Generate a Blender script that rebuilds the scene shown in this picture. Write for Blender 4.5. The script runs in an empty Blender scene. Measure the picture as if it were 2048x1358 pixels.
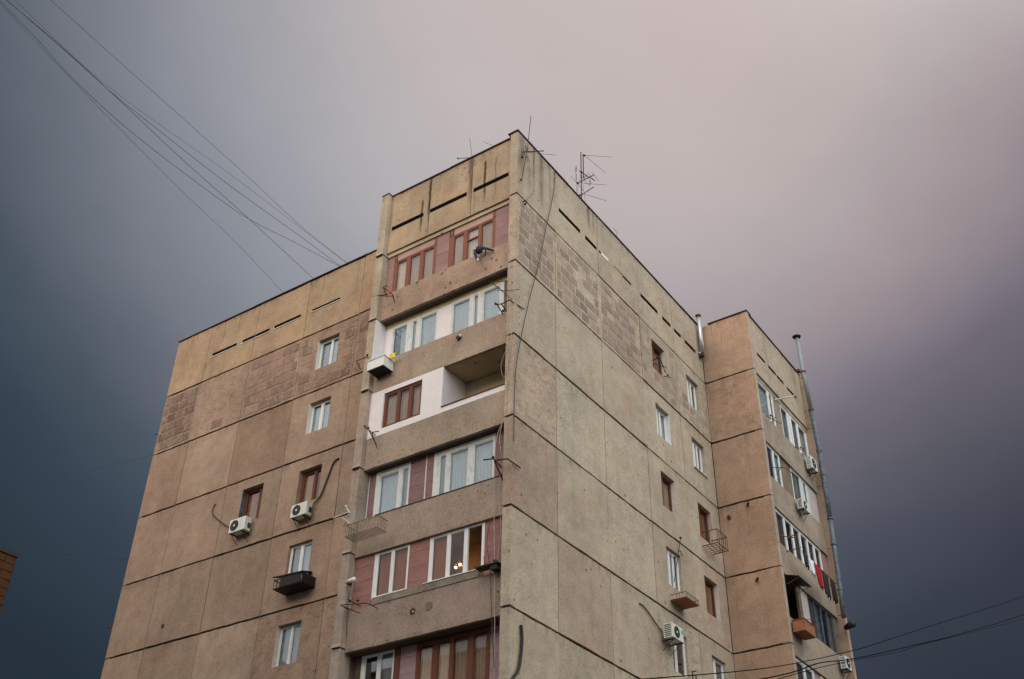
import bpy, math, random
from mathutils import Vector, Matrix, noise
R = random.Random(7)
S = bpy.context.scene
col = S.collection

# ------------------------------------------------------------------ camera
F_PX, YAW, PITCH, ROLL = 2181.5, 0.95619, 0.6168, 0.01925
cam_d = bpy.data.cameras.new('camera'); cam = bpy.data.objects.new('camera', cam_d); col.objects.link(cam)
cam_d.sensor_width = 36.0; cam_d.lens = 36.0*F_PX/2048.0; cam_d.clip_start = 0.05; cam_d.clip_end = 3000
fw = Vector((math.sin(YAW)*math.cos(PITCH), math.cos(YAW)*math.cos(PITCH), math.sin(PITCH)))
rt = Vector((math.cos(YAW), -math.sin(YAW), 0)); up = rt.cross(fw)
rt2 = rt*math.cos(ROLL)+up*math.sin(ROLL); up2 = up*math.cos(ROLL)-rt*math.sin(ROLL)
m3 = Matrix((rt2, up2, -fw)).transposed()
cam.matrix_world = Matrix.Translation((-22.108, -15.527, 1.5955)) @ m3.to_4x4()
S.camera = cam

# ------------------------------------------------------------------ sky
def azel(a, e):
    a, e = math.radians(a), math.radians(e)
    return Vector((math.sin(a)*math.cos(e), math.cos(a)*math.cos(e), math.sin(e)))
def lin(r, g, b):
    f = lambda c: (c/255/12.92) if c/255 <= .04045 else ((c/255+.055)/1.055)**2.4
    return (f(r), f(g), f(b), 1)
W = bpy.data.worlds.new('World'); S.world = W; W.use_nodes = True
nt = W.node_tree; nt.nodes.clear(); N = nt.nodes.new; L = nt.links.new
def wmath(op, a, b=None, c=None, clamp=False):
    n = N('ShaderNodeMath'); n.operation = op; n.use_clamp = clamp
    for i, v in enumerate((a, b, c)):
        if v is None: continue
        if isinstance(v, (int, float)): n.inputs[i].default_value = v
        else: L(v, n.inputs[i])
    return n.outputs[0]
tc = N('ShaderNodeTexCoord')
def ang(v):
    d = N('ShaderNodeVectorMath'); d.operation = 'DOT_PRODUCT'; L(tc.outputs['Generated'], d.inputs[0]); d.inputs[1].default_value = v
    return wmath('MULTIPLY', wmath('ARCCOSINE', d.outputs['Value']), 180/math.pi/180)
cl = N('ShaderNodeTexNoise'); cl.inputs['Scale'].default_value = 2.6; cl.inputs['Detail'].default_value = 5; L(tc.outputs['Generated'], cl.inputs['Vector'])
wob = wmath('MULTIPLY', wmath('SUBTRACT', cl.outputs['Fac'], .5), .05)
a1 = wmath('ADD', ang(azel(61, 53)), wob)
def ramp(fac, stops):
    r = N('ShaderNodeValToRGB'); e = r.color_ramp
    while len(e.elements) > 1: e.elements.remove(e.elements[-1])
    e.elements[0].position = stops[0][0]/180; e.elements[0].color = lin(*stops[0][1])
    for p, c in stops[1:]:
        x = e.elements.new(p/180); x.color = lin(*c)
    L(fac, r.inputs[0]); return r.outputs[0]
warm = ramp(a1, [(0, (193, 180, 178)), (8, (190, 177, 175)), (13, (184, 172, 171)), (16, (172, 161, 163)), (20, (155, 142, 146)), (22.5, (135, 126, 134)), (25, (111, 104, 115)), (29, (88, 86, 96)), (32, (70, 70, 81)), (36, (54, 55, 66)), (42, (43, 45, 55)), (60, (34, 37, 48))])
cool = ramp(a1, [(0, (184, 180, 182)), (9, (172, 171, 175)), (14, (158, 161, 167)), (19, (141, 146, 154)), (23, (122, 126, 137)), (27, (98, 104, 114)), (31, (71, 81, 93)), (35, (52, 64, 76)), (42, (35, 46, 57)), (60, (29, 38, 48))])
sx = N('ShaderNodeSeparateXYZ'); L(tc.outputs['Generated'], sx.inputs[0])
def dotn(v):
    d = N('ShaderNodeVectorMath'); d.operation = 'DOT_PRODUCT'; L(tc.outputs['Generated'], d.inputs[0]); d.inputs[1].default_value = v
    return d.outputs['Value']
side = N('ShaderNodeMapRange'); side.interpolation_type = 'SMOOTHSTEP'; L(dotn(azel(130, 50)), side.inputs[0]); side.inputs[1].default_value = .40; side.inputs[2].default_value = .80
mx = N('ShaderNodeMix'); mx.data_type = 'RGBA'; L(side.outputs[0], mx.inputs['Factor']); L(cool, mx.inputs[6]); L(warm, mx.inputs[7])
# the evening side of the sky, behind the viewer: broad pale overcast
cn = N('ShaderNodeTexNoise'); mpn = N('ShaderNodeMapping'); L(tc.outputs['Generated'], mpn.inputs[0]); mpn.inputs['Scale'].default_value = (2.2, 3.2, 5.5); L(mpn.outputs[0], cn.inputs['Vector'])
cn.inputs['Scale'].default_value = 1; cn.inputs['Detail'].default_value = 6; cn.inputs['Roughness'].default_value = .55
cv = N('ShaderNodeMapRange'); L(cn.outputs['Fac'], cv.inputs[0]); cv.inputs[1].default_value = .3; cv.inputs[2].default_value = .7; cv.inputs[3].default_value = 1.05; cv.inputs[4].default_value = 1.17
cvc = N('ShaderNodeCombineColor'); [L(cv.outputs[0], cvc.inputs[i]) for i in range(3)]
mcl = N('ShaderNodeMix'); mcl.data_type = 'RGBA'; mcl.blend_type = 'MULTIPLY'; mcl.inputs['Factor'].default_value = 1; L(mx.outputs[2], mcl.inputs[6]); L(cvc.outputs[0], mcl.inputs[7])
b1 = N('ShaderNodeMapRange'); b1.interpolation_type = 'SMOOTHSTEP'; L(ang(azel(207, 44)), b1.inputs[0]); b1.inputs[1].default_value = 80/180; b1.inputs[2].default_value = 34/180
b1.inputs[3].default_value = 0; b1.inputs[4].default_value = 1
# paler, cooler overcast above the sunset, off to the side the loggias face
b2 = N('ShaderNodeMapRange'); b2.interpolation_type = 'SMOOTHSTEP'; L(ang(azel(288, 34)), b2.inputs[0]); b2.inputs[1].default_value = 66/180; b2.inputs[2].default_value = 22/180
b2.inputs[3].default_value = 0; b2.inputs[4].default_value = 1
mw = N('ShaderNodeMix'); mw.data_type = 'RGBA'; L(b2.outputs[0], mw.inputs['Factor']); L(mcl.outputs[2], mw.inputs[6]); mw.inputs[7].default_value = (.80, .84, .90, 1)
sky = N('ShaderNodeTexSky'); sky.sky_type = 'NISHITA'; sky.sun_disc = False; sky.sun_elevation = math.radians(14); sky.sun_rotation = math.radians(-80)
m2 = N('ShaderNodeMix'); m2.data_type = 'RGBA'; L(b1.outputs[0], m2.inputs['Factor']); L(mw.outputs[2], m2.inputs[6]); m2.inputs[7].default_value = (2.25, 2.17, 2.06, 1)
bg = N('ShaderNodeBackground'); L(m2.outputs[2], bg.inputs[0]); bg.inputs[1].default_value = 1.0
bg2 = N('ShaderNodeBackground'); L(sky.outputs[0], bg2.inputs[0]); bg2.inputs[1].default_value = .05
ms = N('ShaderNodeMixShader'); ms.inputs[0].default_value = .03; L(bg.outputs[0], ms.inputs[1]); L(bg2.outputs[0], ms.inputs[2])
wo = N('ShaderNodeOutputWorld'); L(ms.outputs[0], wo.inputs[0])
# ------------------------------------------------------------------ sun
sd = bpy.data.lights.new('sun', 'SUN'); sd.energy = 1.0; sd.angle = math.radians(22); sd.color = (1, .66, .38)
sun = bpy.data.objects.new('sun', sd); col.objects.link(sun)
sun.rotation_euler = azel(280, 19).to_track_quat('Z', 'Y').to_euler()
S.view_settings.view_transform = 'Standard'; S.view_settings.look = 'None'; S.view_settings.exposure = 0; S.view_settings.gamma = 1
S.view_settings.use_curve_mapping = False
S.cycles.use_denoising = True
S.cycles.pixel_filter_type = 'GAUSSIAN'; S.cycles.filter_width = 1.6
S.cycles.max_bounces = 6

# ------------------------------------------------------------------ materials
class G:
    def __init__(s, name):
        s.m = bpy.data.materials.new(name); s.m.use_nodes = True; s.t = s.m.node_tree; s.t.nodes.clear()
        s.pos = s.n('ShaderNodeNewGeometry').outputs['Position']
    def n(s, k): return s.t.nodes.new(k)
    def l(s, a, b): s.t.links.new(a, b)
    def put(s, sock, v):
        if isinstance(v, (int, float, tuple)): sock.default_value = v
        else: s.l(v, sock)
    def math(s, op, a, b=0, clamp=False):
        n = s.n('ShaderNodeMath'); n.operation = op; n.use_clamp = clamp; s.put(n.inputs[0], a); s.put(n.inputs[1], b); return n.outputs[0]
    def noise(s, scale, detail=3, rough=.5, vec=None, off=0):
        mp = s.n('ShaderNodeMapping'); s.l(vec or s.pos, mp.inputs[0])
        mp.inputs['Scale'].default_value = scale if isinstance(scale, tuple) else (scale,)*3
        mp.inputs['Location'].default_value = (off, off*1.7, off*.6)
        n = s.n('ShaderNodeTexNoise'); s.l(mp.outputs[0], n.inputs['Vector']); n.inputs['Scale'].default_value = 1
        n.inputs['Detail'].default_value = detail; n.inputs['Roughness'].default_value = rough; return n.outputs['Fac']
    def rng(s, v, a, b, c=0, d=1, smooth=False):
        n = s.n('ShaderNodeMapRange'); s.l(v, n.inputs[0])
        if smooth: n.interpolation_type = 'SMOOTHSTEP'
        for i, x in enumerate((a, b, c, d)): n.inputs[i+1].default_value = x
        return n.outputs[0]
    def mix(s, f, a, b, mode='MIX'):
        n = s.n('ShaderNodeMix'); n.data_type = 'RGBA'; n.blend_type = mode
        s.put(n.inputs['Factor'], f); s.put(n.inputs[6], a); s.put(n.inputs[7], b); return n.outputs[2]
    def grey(s, v):
        n = s.n('ShaderNodeCombineColor'); [s.l(v, n.inputs[i]) for i in range(3)]; return n.outputs[0]
    def bump(s, h, st=.3, dist=.02):
        n = s.n('ShaderNodeBump'); n.inputs['Strength'].default_value = st; n.inputs['Distance'].default_value = dist; s.l(h, n.inputs['Height']); return n.outputs[0]
    def bsdf(s, c, rough=.8, metal=0., nor=None, spec=.3):
        b = s.n('ShaderNodeBsdfPrincipled'); s.put(b.inputs['Base Color'], c); s.put(b.inputs['Roughness'], rough); s.put(b.inputs['Metallic'], metal)
        b.inputs['Specular IOR Level'].default_value = spec
        if nor: s.l(nor, b.inputs['Normal'])
        o = s.n('ShaderNodeOutputMaterial'); s.l(b.outputs[0], o.inputs[0]); return s.m
    def objcol(s):
        n = s.n('ShaderNodeObjectInfo'); return n.outputs['Color'], n.outputs['Random']

def concrete(name, streaks=(), rough_patch=0., speck=1., blotch=1., pits=1.):
    g = G(name); oc, rnd = g.objcol()
    big = g.noise(.45, 3, .55); mid = g.noise(2.3, 4, .6); fine = g.noise(14, 3, .75, off=3.); vfine = g.noise(38, 2, .8, off=9.)
    run = g.noise((1.6, 1.6, .11), 4, .6, off=5.)
    v = g.math('ADD', g.math('ADD', g.rng(big, .3, .7, .86, 1.14), g.rng(mid, .3, .7, -.12*blotch, .12*blotch)), g.rng(fine, .25, .75, -.24*speck, .24*speck))
    v = g.math('ADD', v, g.rng(vfine, .25, .75, -.24*speck, .24*speck))
    v = g.math('MULTIPLY', v, g.rng(run, .36, .54, .93, 1.0, True))
    zz = g.n('ShaderNodeSeparateXYZ'); g.l(g.pos, zz.inputs[0])
    fr = g.math('FRACT', g.math('DIVIDE', g.math('ADD', zz.outputs[2], 2.19+.0), 2.9))      # height within the storey
    under = g.math('MULTIPLY', g.rng(fr, .84, 1., 0, 1, True), g.rng(g.noise((5, 5, .9), 4, .7, off=61.), .48, .66, 0, .30, True))
    v = g.math('MULTIPLY', v, g.math('SUBTRACT', 1., under))
    c = g.mix(1, oc, g.grey(v), 'MULTIPLY')
    pk = g.rng(g.noise(.9, 4, .65, off=21.), .5, .68, 0, .30, True)
    c = g.mix(pk, c, g.mix(1, c, (1.10, .87, .80, 1), 'MULTIPLY'))
    # chips and pits
    vo = g.n('ShaderNodeTexVoronoi'); vo.inputs['Scale'].default_value = 3.8; g.l(g.pos, vo.inputs['Vector'])
    keep = g.n('ShaderNodeSeparateColor'); g.l(vo.outputs['Color'], keep.inputs[0])
    pr = g.math('MULTIPLY', g.rng(keep.outputs[0], .45, 1, 0, .17*pits), g.rng(g.noise(.6, 2, .5, off=33.), .40, .62, .25, 1.4))
    pit = g.math('GREATER_THAN', pr, g.math('ADD', vo.outputs['Distance'], g.rng(fine, .2, .8, -.02, .03)))
    c = g.mix(g.math('MULTIPLY', pit, .62), c, (.05, .04, .032, 1))
    if rough_patch:
        pm = g.rng(g.noise((3.0, 3.0, 6.5), 4, .7, off=41.), .53, .63, 0, rough_patch, True)
        c = g.mix(pm, c, g.mix(1, c, (.66, .56, .54, 1), 'MULTIPLY'))
    if streaks:
        sp = g.n('ShaderNodeSeparateXYZ'); g.l(g.pos, sp.inputs[0])
        wv = g.noise(1.3, 3, .6, off=12.)
        tot = None
        for ax, u, w, z0, z1, st in streaks:
            q = g.math('ADD', sp.outputs[ax], g.rng(wv, 0, 1, -.06, .06))
            a = g.rng(g.math('ABSOLUTE', g.math('SUBTRACT', q, u)), w, 0, 0, 1, True)
            b = g.math('MULTIPLY', g.rng(sp.outputs[2], z0, z0+.5*(z1-z0), 0, 1, True), g.rng(sp.outputs[2], z1+.05, z1-.12, 0, 1, True))
            k = g.math('MULTIPLY', g.math('MULTIPLY', a, b), st)
            tot = k if tot is None else g.math('MAXIMUM', tot, k)
        tot = g.math('MULTIPLY', tot, g.rng(g.noise((22, 22, 3), 3, .7, off=8.), .3, .6, .45, 1.))
        c = g.mix(tot, c, (.045, .032, .020, 1))
    h = g.math('ADD', g.math('MULTIPLY', fine, .6), g.math('MULTIPLY', vfine, .5))
    h = g.math('SUBTRACT', h, g.math('MULTIPLY', pit, 1.2))
    return g.bsdf(c, .92, nor=g.bump(h, .55, .02), spec=.15)

M = {}
M['panel'] = concrete('pebbledash_concrete')
M['bald'] = concrete('worn_plaster', rough_patch=.55, blotch=1.4)
M['pitted'] = concrete('pitted_concrete', pits=1.7, blotch=1.4)
M['loggia'] = None
M['smooth'] = concrete('smooth_concrete', speck=.5)
ST_BAY = [(1, 2.16, .17, 27.1, 29.78, .85), (1, 1.52, .09, 27.0, 29.3, 1.3), (1, 1.05, .05, 27.0, 29.3, .6), (1, 4.02, .11, 27.1, 29.75, 1.1),
          (1, 4.35, .08, 27.0, 28.85, 1.2), (1, 5.80, .05, 27.0, 29.7, .5), (1, 1.95, .05, 26.9, 28.0, .4)]
M['attic_bay'] = concrete('stained_attic_concrete', streaks=ST_BAY)
ST_R = [(0, .28, .30, 27.3, 29.8, .45), (0, 1.02, .10, 27.4, 29.8, .75), (0, 1.5, .22, 26.9, 29.8, .6), (0, 2.05, .12, 27.4, 29.8, .4), (0, 4.75, .18, 28.4, 29.8, .6), (0, 5.1, .08, 28.5, 29.8, .55),
        (0, .75, .25, 26.9, 28.6, .3), (0, 8.5, .05, 27.8, 29.8, .4), (0, 9.5, .07, 28.2, 29.8, .3)]
M['attic_right'] = concrete('weathered_attic_concrete', streaks=ST_R)
ST_W = [(1, 17.0, .08, 28.3, 29.8, .35), (1, 16.1, .06, 28.6, 29.8, .5), (1, 11.85, .05, 28.8, 29.8, .5), (1, 11.2, .05, 28.6, 29.8, .4), (1, 19.1, .12, 28.8, 29.8, .3), (1, 9.3, .06, 28.2, 29.8, .3)]
M['attic_wing'] = concrete('streaked_attic_concrete', streaks=ST_W)
ST_RS = [(1, -1.6, .03, 28.6, 29.4, .6), (1, -.95, .025, 28.4, 29.2, .5), (1, -.55, .025, 29.0, 29.7, .5)]
M['attic_side'] = concrete('side_attic_concrete', streaks=ST_RS)

def simple(name, c, rough=.7, metal=0., var=.12, sc=9., dirt=0., spec=.3):
    g = G(name)
    n = g.noise(sc, 4, .65); c = (*c, 1)
    k = g.mix(1, c, g.grey(g.rng(n, .25, .75, 1-var, 1+var)), 'MULTIPLY')
    if dirt: k = g.mix(g.rng(g.noise((5, 5, 1.6), 4, .7, off=4), .5, .75, 0, dirt, True), k, (.10, .075, .05, 1))
    return g.bsdf(k, rough, metal, spec=spec, nor=g.bump(n, .15, .01))
def tinted(name, rough=.6, var=.1, sc=10., spec=.3, metal=0.):
    g = G(name); oc, _ = g.objcol(); n = g.noise(sc, 4, .65)
    return g.bsdf(g.mix(1, oc, g.grey(g.rng(n, .25, .75, 1-var, 1+var)), 'MULTIPLY'), rough, metal, spec=spec, nor=g.bump(n, .12, .01))
M['joint'] = simple('joint_tar', (.045, .033, .024), .95, var=.4, sc=6)
M['caulk'] = simple('joint_caulk', (.075, .058, .044), .95, var=.4, sc=5)
M['seal'] = simple('joint_mortar', (.17, .14, .105), .95, var=.35, sc=5)
M['white'] = simple('white_plastic', (.74, .77, .77), .45, var=.05, dirt=.14)
M['oldwhite'] = simple('old_white_paint', (.62, .67, .68), .6, var=.12, dirt=.35)
M['cream'] = simple('cream_paint', (.46, .40, .25), .7, var=.14, dirt=.3)
M['brown'] = simple('brown_wood', (.14, .050, .026), .6, var=.25, sc=(14), dirt=.3)
M['redbrown'] = simple('red_brown_paint', (.215, .080, .050), .6, var=.2, dirt=.2)
M['plaster'] = simple('white_plaster', (.74, .73, .76), .8, var=.05, sc=3, dirt=.05)
M['dirtywhite'] = simple('patchy_white_plaster', (.62, .58, .52), .9, var=.15, sc=7, dirt=.6)
M['dark'] = simple('dark_interior', (.05, .042, .036), .9, var=.2)
M['soffit'] = simple('dark_soffit', (.12, .095, .068), .95, var=.22, sc=2.5, dirt=.3)  # dark brown base with browner blotches
M['room'] = simple('room_wall', (.22, .15, .10), .9, var=.1)
M['cap'] = simple('roof_sheet', (.040, .030, .036), .55, .3, var=.4)
M['steel'] = simple('dark_steel', (.055, .040, .036), .6, .5, var=.3, sc=20)
M['rust'] = simple('rusty_steel', (.16, .062, .034), .85, .1, var=.35, sc=14)
M['galv'] = simple('galvanised_steel', (.52, .56, .58), .38, .85, var=.22, sc=5, dirt=.1)
M['greypipe'] = simple('grey_painted_pipe', (.20, .25, .26), .5, .2, var=.12, dirt=.15)
M['darkpipe'] = simple('weathered_dark_pipe', (.10, .13, .16), .55, .3, var=.6, sc=6, dirt=.2)
M['black'] = simple('black_rubber', (.018, .016, .018), .6)
M['wire'] = simple('wire_black', (.05, .05, .055), .6)
M['streetwire'] = simple('street_wire', (.015, .015, .018), .9, spec=0.)
M['string'] = simple('pale_rope', (.42, .36, .30), .9)
M['acwhite'] = simple('ac_white_paint', (.62, .66, .62), .5, var=.07, dirt=.18)
M['grille'] = simple('ac_dark_grille', (.035, .04, .045), .6)
M['teal'] = simple('teal_print', (.10, .45, .38), .5)
M['orange'] = simple('rusty_orange_sheet', (.30, .125, .06), .8, var=.35, sc=7, dirt=.6)
M['curtain'] = simple('net_curtain', (.80, .84, .86), .95, var=.05, sc=3)
M['greycurtain'] = simple('grey_curtain', (.50, .47, .47), .95, var=.10, sc=3)
M['browncurtain'] = simple('brown_curtain', (.34, .19, .14), .95, var=.10, sc=3)
M['dimcurtain'] = simple('dim_brown_curtain', (.42, .20, .12), .95, var=.10, sc=3)
M['redcurtain'] = simple('red_curtain', (.26, .05, .03), .95, var=.1)
M['cloth'] = tinted('cloth', .95, .12, 7)
M['yellow'] = simple('yellow_plastic', (.72, .55, .03), .5)
M['loggia'] = simple('loggia_beige_paint', (.46, .385, .26), .9, var=.12, sc=2.5, dirt=.2)
M['slot_shade'] = simple('slot_shade_black', (.010, .008, .006), 1., var=.1, spec=0.)  # near-black colour painted in for the shade inside attic slots
M['ground'] = simple('ground_asphalt', (.055, .053, .05), .95, var=.3, sc=.8)
g = G('tuff_block'); oc, rnd = g.objcol()
n1 = g.noise(3., 4, .65); n2 = g.noise(16, 3, .75, off=2.)
cc = g.mix(1, oc, g.grey(g.math('MULTIPLY', g.rng(rnd, 0, 1, .80, 1.18), g.math('ADD', g.rng(n1, .25, .75, .80, 1.15), g.rng(n2, .25, .75, -.18, .18)))), 'MULTIPLY')
cc = g.mix(g.rng(g.noise(5.5, 4, .7, off=7.), .50, .66, 0, .65, True), cc, (.36, .29, .215, 1))
M['block'] = g.bsdf(cc, .95, nor=g.bump(g.math('ADD', n1, n2), .6, .02), spec=.1)
# pink tuff cladding
g = G('pink_tuff_cladding'); oc, rnd = g.objcol()
n1 = g.noise((1.5, 1.5, 5), 4, .65); n2 = g.noise(18, 3, .75, off=2.)
cc = g.mix(1, oc, g.grey(g.math('ADD', g.rng(n1, .25, .75, .85, 1.15), g.rng(n2, .25, .75, -.16, .16))), 'MULTIPLY')
M['pink'] = g.bsdf(cc, .9, nor=g.bump(n2, .4, .01), spec=.15)
for nm_, f0, f1, tc_ in (('glass', .10, .48, (.80, .83, .83, 1)), ('dullglass', .035, .28, (.86, .80, .74, 1))):
    g = G('window_'+nm_)
    lw = g.n('ShaderNodeLayerWeight'); lw.inputs['Blend'].default_value = .2
    tr = g.n('ShaderNodeBsdfTransparent'); tr.inputs[0].default_value = tc_
    gl = g.n('ShaderNodeBsdfGlossy'); gl.inputs['Roughness'].default_value = .02; gl.inputs[0].default_value = (.9, .95, 1, 1)
    g.l(g.bump(g.noise(1.2, 1, .5), .06, .02), gl.inputs['Normal'])
    mxs = g.n('ShaderNodeMixShader'); g.l(g.rng(lw.outputs['Fresnel'], 0, 1, f0, f1), mxs.inputs[0]); g.l(tr.outputs[0], mxs.inputs[1]); g.l(gl.outputs[0], mxs.inputs[2])
    o = g.n('ShaderNodeOutputMaterial'); g.l(mxs.outputs[0], o.inputs[0]); M[nm_] = g.m
g = G('lamp_bulb'); em = g.n('ShaderNodeEmission'); em.inputs[0].default_value = (1, .55, .2, 1); em.inputs[1].default_value = 45
o = g.n('ShaderNodeOutputMaterial'); g.l(em.outputs[0], o.inputs[0]); M['bulb'] = g.m

# ------------------------------------------------------------------ mesh helpers
class MB:
    def __init__(s): s.v = []; s.f = []
    def box(s, a, b):
        x0, x1 = sorted((a[0], b[0])); y0, y1 = sorted((a[1], b[1])); z0, z1 = sorted((a[2], b[2])); i = len(s.v)
        s.v += [(x0, y0, z0), (x1, y0, z0), (x1, y1, z0), (x0, y1, z0), (x0, y0, z1), (x1, y0, z1), (x1, y1, z1), (x0, y1, z1)]
        s.f += [tuple(i+k for k in q) for q in ((0, 3, 2, 1), (4, 5, 6, 7), (0, 1, 5, 4), (1, 2, 6, 5), (2, 3, 7, 6), (3, 0, 4, 7))]
        return s
    def fb(s, F, u0, u1, d0, d1, z0, z1):
        return s.box(F.p(u0, d0, z0), F.p(u1, d1, z1))
    def hexa(s, p8):
        i = len(s.v); s.v += [tuple(p) for p in p8]
        s.f += [tuple(i+k for k in q) for q in ((0, 3, 2, 1), (4, 5, 6, 7), (0, 1, 5, 4), (1, 2, 6, 5), (2, 3, 7, 6), (3, 0, 4, 7))]
        return s
    def tube(s, pts, r, n=6, r1=None, cap=True):
        pts = [Vector(p) for p in pts]; r1 = r if r1 is None else r1
        t = (pts[1]-pts[0]).normalized(); a = t.orthogonal().normalized(); i0 = len(s.v); m = len(pts)
        for k, p in enumerate(pts):
            if k == 0: t = pts[1]-p
            elif k == m-1: t = p-pts[k-1]
            else: t = (pts[k+1]-p).normalized()+(p-pts[k-1]).normalized()
            t.normalize(); a = (a-t*a.dot(t)).normalized(); b = t.cross(a); rr = r+(r1-r)*k/(m-1)
            for j in range(n):
                w = 2*math.pi*j/n; s.v.append(tuple(p+a*math.cos(w)*rr+b*math.sin(w)*rr))
        for k in range(m-1):
            for j in range(n):
                q = i0+k*n; s.f.append((q+j, q+(j+1) % n, q+n+(j+1) % n, q+n+j))
        if cap:
            s.f.append(tuple(i0+j for j in reversed(range(n)))); s.f.append(tuple(i0+(m-1)*n+j for j in range(n)))
        return s
    def ball(s, c, r, n=8, sz=1.):
        i0 = len(s.v); c = Vector(c); s.v.append(tuple(c+Vector((0, 0, r*sz))))
        for a in range(1, n//2):
            th = math.pi*a/(n//2)
            for j in range(n):
                w = 2*math.pi*j/n; s.v.append(tuple(c+Vector((r*math.sin(th)*math.cos(w), r*math.sin(th)*math.sin(w), r*sz*math.cos(th)))))
        s.v.append(tuple(c-Vector((0, 0, r*sz)))); e = len(s.v)-1; k = n//2-1
        for j in range(n):
            s.f.append((i0, i0+1+j, i0+1+(j+1) % n)); s.f.append((e, i0+1+(k-1)*n+(j+1) % n, i0+1+(k-1)*n+j))
            for a in range(k-1): q = i0+1+a*n; s.f.append((q+j, q+n+j, q+n+(j+1) % n, q+(j+1) % n))
        return s
    def mesh(s, name, mat, smooth=False):
        me = bpy.data.meshes.new(name); me.from_pydata(s.v, [], s.f); me.materials.append(mat)
        if smooth: me.polygons.foreach_set('use_smooth', [True]*len(me.polygons))
        me.update(); return me
    def build(s, name, mat, parent=None, color=None, smooth=False, bevel=0):
        if isinstance(mat, str): mat = M[mat]
        o = bpy.data.objects.new(name, s.mesh(name, mat, smooth)); col.objects.link(o)
        if parent: o.parent = parent
        if color: o.color = (*color, 1)
        if bevel:
            b = o.modifiers.new('bevel', 'BEVEL'); b.width = bevel; b.segments = 2; b.limit_method = 'ANGLE'
        return o

def thing(name, label, cat, group=None, loc=(0, 0, 0)):
    o = bpy.data.objects.new(name, None); col.objects.link(o); o.location = loc; o.empty_display_size = .2
    return tag(o, label, cat, group)
def tag(o, label, cat, group=None):
    o['label'] = label; o['category'] = cat
    if group: o['group'] = group
    return o
def struct(o): o['kind'] = 'structure'; return o

class Face:   # a facade: u runs along the wall, d outwards from its plane
    def __init__(s, base, ax): s.b = base; s.ax = ax
    def p(s, u, d, z): return Vector((s.b-d, u, z)) if s.ax == 1 else Vector((u, s.b-d, z))
WING, BAY, RIGHT, RSIDE, RBAY = Face(2.27, 1), Face(0., 1), Face(0., 0), Face(14.08, 1), Face(-2.21, 0)
ZT = 29.75
Z = [26.81-2.9*k for k in range(10)]

def jag(i, s=1.): return noise.noise(Vector((i*7.31, s*3.7, 1.1)))
def panel(F, u0, u1, z0, z1, parent, mat='panel', color=(.36, .30, .23), holes=(), d=0., th=.25, jit=.012, name='facade_panel', gu=.012, gz=.038):
    """one precast panel: front sheet with openings, edges slightly uneven, reveals and thickness"""
    u0 += gu; u1 -= gu; z0 += gz; z1 -= gz
    holes = [(max(h[0], u0), min(h[1], u1), h[2], h[3]) for h in holes if h[1] > u0+.02 and h[0] < u1-.02]
    us = {round(u0, 4), round(u1, 4)}; zs = {round(z0, 4), round(z1, 4)}
    for h in holes: us |= {round(h[0], 4), round(h[1], 4)}; zs |= {round(h[2], 4), round(h[3], 4)}
    def sub(s, step):
        s = sorted(s); o = []
        for a, b in zip(s, s[1:]):
            n = max(1, round((b-a)/step)); o += [a+(b-a)*k/n for k in range(n)]
        return o+[s[-1]]
    us = sub(us, .22); zs = sub(zs, .45); nu, nz = len(us), len(zs)
    m = MB(); seed = R.random()*100; dd = d+R.uniform(-.006, .006)
    def jz(u, z):
        if abs(z-z0) < 1e-3 or abs(z-z1) < 1e-3: return z+jit*1.5*noise.noise(Vector((u*1.9, seed, z)))+jit*.8*noise.noise(Vector((u*6, seed, z)))
        return z
    def ju(u, z):
        if abs(u-u0) < 1e-3 or abs(u-u1) < 1e-3: return u+jit*.35*noise.noise(Vector((z*1.5, seed, u)))
        return u
    for dep in (dd, dd-th):
        for z in zs:
            for u in us: m.v.append(tuple(F.p(ju(u, z), dep, jz(u, z))))
    def solid(i, j):
        if not (0 <= i < nu-1 and 0 <= j < nz-1): return False
        cu, cz = (us[i]+us[i+1])/2, (zs[j]+zs[j+1])/2
        return not any(h[0] < cu < h[1] and h[2] < cz < h[3] for h in holes)
    flip = F.ax == 0
    def q(a, b, c, e): m.f.append((a, b, c, e) if flip else (e, c, b, a))
    B_ = nu*nz
    for j in range(nz-1):
        for i in range(nu-1):
            if not solid(i, j): continue
            a = j*nu+i
            q(a, a+1, a+nu+1, a+nu)
            if not solid(i-1, j): q(a+B_, a, a+nu, a+nu+B_)
            if not solid(i+1, j): q(a+1, a+1+B_, a+nu+1+B_, a+nu+1)
            if not solid(i, j-1): q(a+B_, a+1+B_, a+1, a)
            if not solid(i, j+1): q(a+nu, a+nu+1, a+nu+1+B_, a+nu+B_)
            q(a+1+B_, a+B_, a+nu+B_, a+nu+1+B_)
    return m.build(name, mat, parent, color)

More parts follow.
